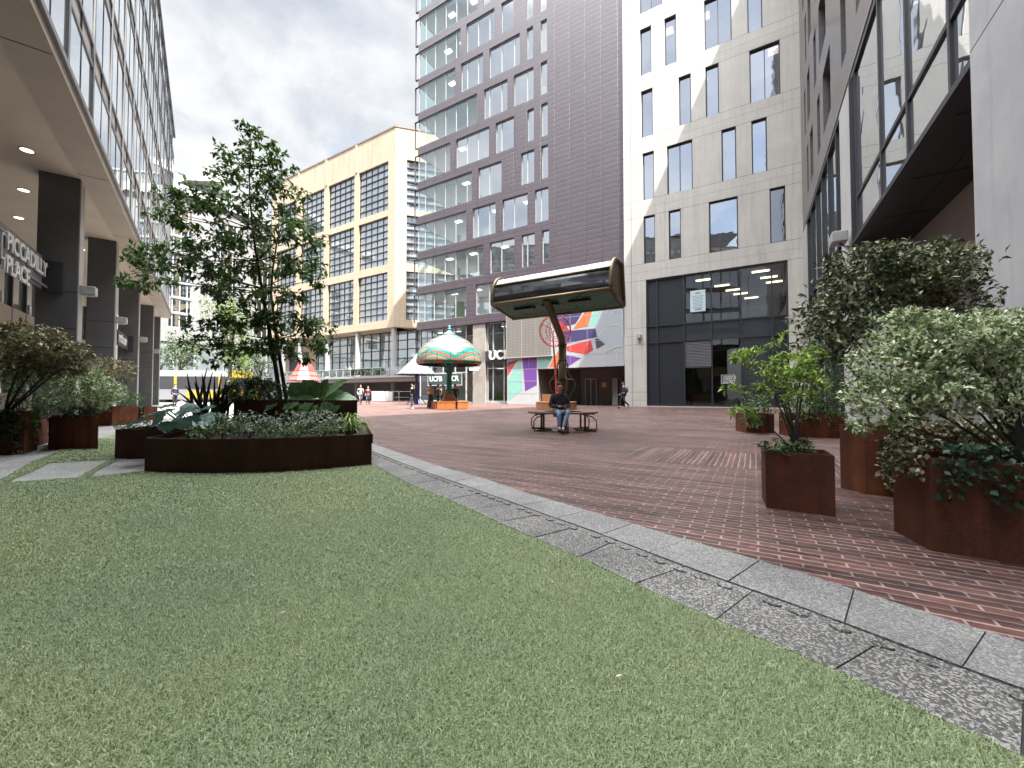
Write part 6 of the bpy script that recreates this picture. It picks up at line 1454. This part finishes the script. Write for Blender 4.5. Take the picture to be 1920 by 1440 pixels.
    sh = cloth('shoe_%d'%int(shoes[0]*1000), shoes)
    for n in 'LR': skin_mesh('shoe', {'a': (J['an'+n][0]+Vector((0,-.015,-.025))*k, (.062*k,.060*k)), 'b': (J['an'+n][0].lerp(J['to'+n][0], .6)+Vector((0,0,-.012))*k, (.060*k,.054*k)), 'c': (J['to'+n][0]+Vector((0,.03,-.005))*k, (.058*k,.045*k))}, [('a','b'),('b','c')], sh, p, 1)
    cr = J['crown'][0]; hm = cloth('hair_%d'%int(hair[0]*1000), hair)
    h = MB().sphere(fc+Vector((0,-.018,.03))*k, .098*k, 14, 10, (.86,1.0,1.0))
    h.v = [(x, min(y, fc.y+(.055*k if z > fc.z+.045*k else -.005*k)), max(z, fc.z-.055*k)) for x, y, z in h.v]
    h.build('hair', hm, p, True)
    if skirt is not None or hood:
        MB().sphere(fc+Vector((0,-.06,-.09))*k, .10*k, 12, 8, (.85,.6,1.7)).build('long_hair', hm, p, True)
    return p
blk, nvy = cloth('cloth_black', (.016,.016,.018)), cloth('cloth_navy', (.022,.028,.055)); dn = cloth('denim', (.16,.24,.36)); dnd = cloth('denim_dark', (.03,.04,.06)); gry = cloth('cloth_grey', (.16,.155,.16))
crm = cloth('cloth_cream', (.50,.43,.31)); bge = cloth('cloth_beige', (.42,.27,.18)); chc = cloth('cloth_charcoal', (.045,.045,.05)); mrn = cloth('cloth_maroon', (.13,.03,.045)); wht = cloth('cloth_white', (.5,.5,.5)); ltg = cloth('cloth_light_grey', (.28,.28,.28))
def foot(px, py): q = G(px, py); return (q.x, q.y, 0)
# the sitter on the near bench: seat at 0.495
sx = LAMP.W(-.17, .60, 0)
MAN = person('person in black jacket and blue jeans sitting on the near bench bent over a phone', (sx.x, sx.y, 0.035), 180-6, 1.66, blk, dn, (.03,.022,.018), pose='sit')
ph = thing('phone', 'dark phone held in both hands by the sitting person', 'phone', MAN.matrix_basis @ Vector((0.0, .435, .655)), MAN.rotation_euler.z)
MB().box(-.037, .037, -.006, .006, -.02, .12).build('case', M_('chip_black'), ph, bevel=.004)
MB().box(-.034, .034, -.0085, -.0065, -.015, .115).build('screen', M_('tram_glass'), ph); ph.rotation_euler.x = rad(-35)
person('person with grey top and dark trousers walking beside a companion in maroon', D(676,739,36)[:2]+(0,), 150, 1.78, ltg, cloth('cloth_slate', (.10,.10,.12)), (.10,.07,.05), pose='walk', detail=0)
person('person in maroon jacket and dark jeans walking beside a taller companion', D(690,739,36)[:2]+(0,), 165, 1.66, mrn, dnd, (.08,.04,.03), pose='walk', detail=0, hood=True)
person('person in dark grey with hand raised to the brow beside the blue post', foot(772,767), 75, 1.60, chc, dnd, (.06,.04,.03), pose='shade', shoes=(.45,.45,.45), detail=0)
person('person in beige top and long black skirt at the end of the orange bench', foot(807,766.5), 170, 1.62, bge, blk, (.02,.015,.012), pose='phone', skirt=blk, detail=0, hood=True)
person('person all in black standing behind the orange bench', foot(821,764), 60, 1.66, blk, blk, (.012,.012,.012), detail=0, long_coat=True, hood=True)
person('person in cream jacket with back turned behind the orange bench', foot(830,764.6), 10, 1.62, crm, dnd, (.16,.13,.10), detail=0)
person('person in charcoal coat with back turned right of the green lamp stem', foot(853,764.6), -15, 1.66, chc, blk, (.05,.045,.045), detail=0, long_coat=True)
WK = person('person in dark clothes walking left past the pale concrete wall with grey rucksack', foot(1170,765.6), -85, 1.80, nvy, blk, (.02,.02,.02), pose='walk', detail=0)
rk = tag(MB().sphere((0,-.19,1.25), .17, 12, 8, (.9,.6,1.35)).build('rucksack', gry, None, True), 'grey rucksack on the back of the walking person', 'rucksack'); rk.location = WK.location; rk.rotation_euler = WK.rotation_euler
for px, lab, tp_ in ((649,'dark topped person leaning on the terrace railing, left of a white topped one',chc),(656,'white topped person at the terrace railing right of a dark topped one',wht),(741,'white topped person seated low at the terrace railing by the corner column',wht)):
    x, _ = FR_TAN.at(px, 700, 2.4); q = FR_TAN.W(x, 2.4, 3.63 if px != 741 else 3.2); person(lab, q, 200, 1.7, tp_, dnd, (.08,.06,.05), detail=0, group='people on the terrace')
person('person in navy standing near the last grey pillar before the tram', D(328,739,30)[:2]+(0,), 100, 1.7, nvy, blk, (.03,.02,.02), detail=0)
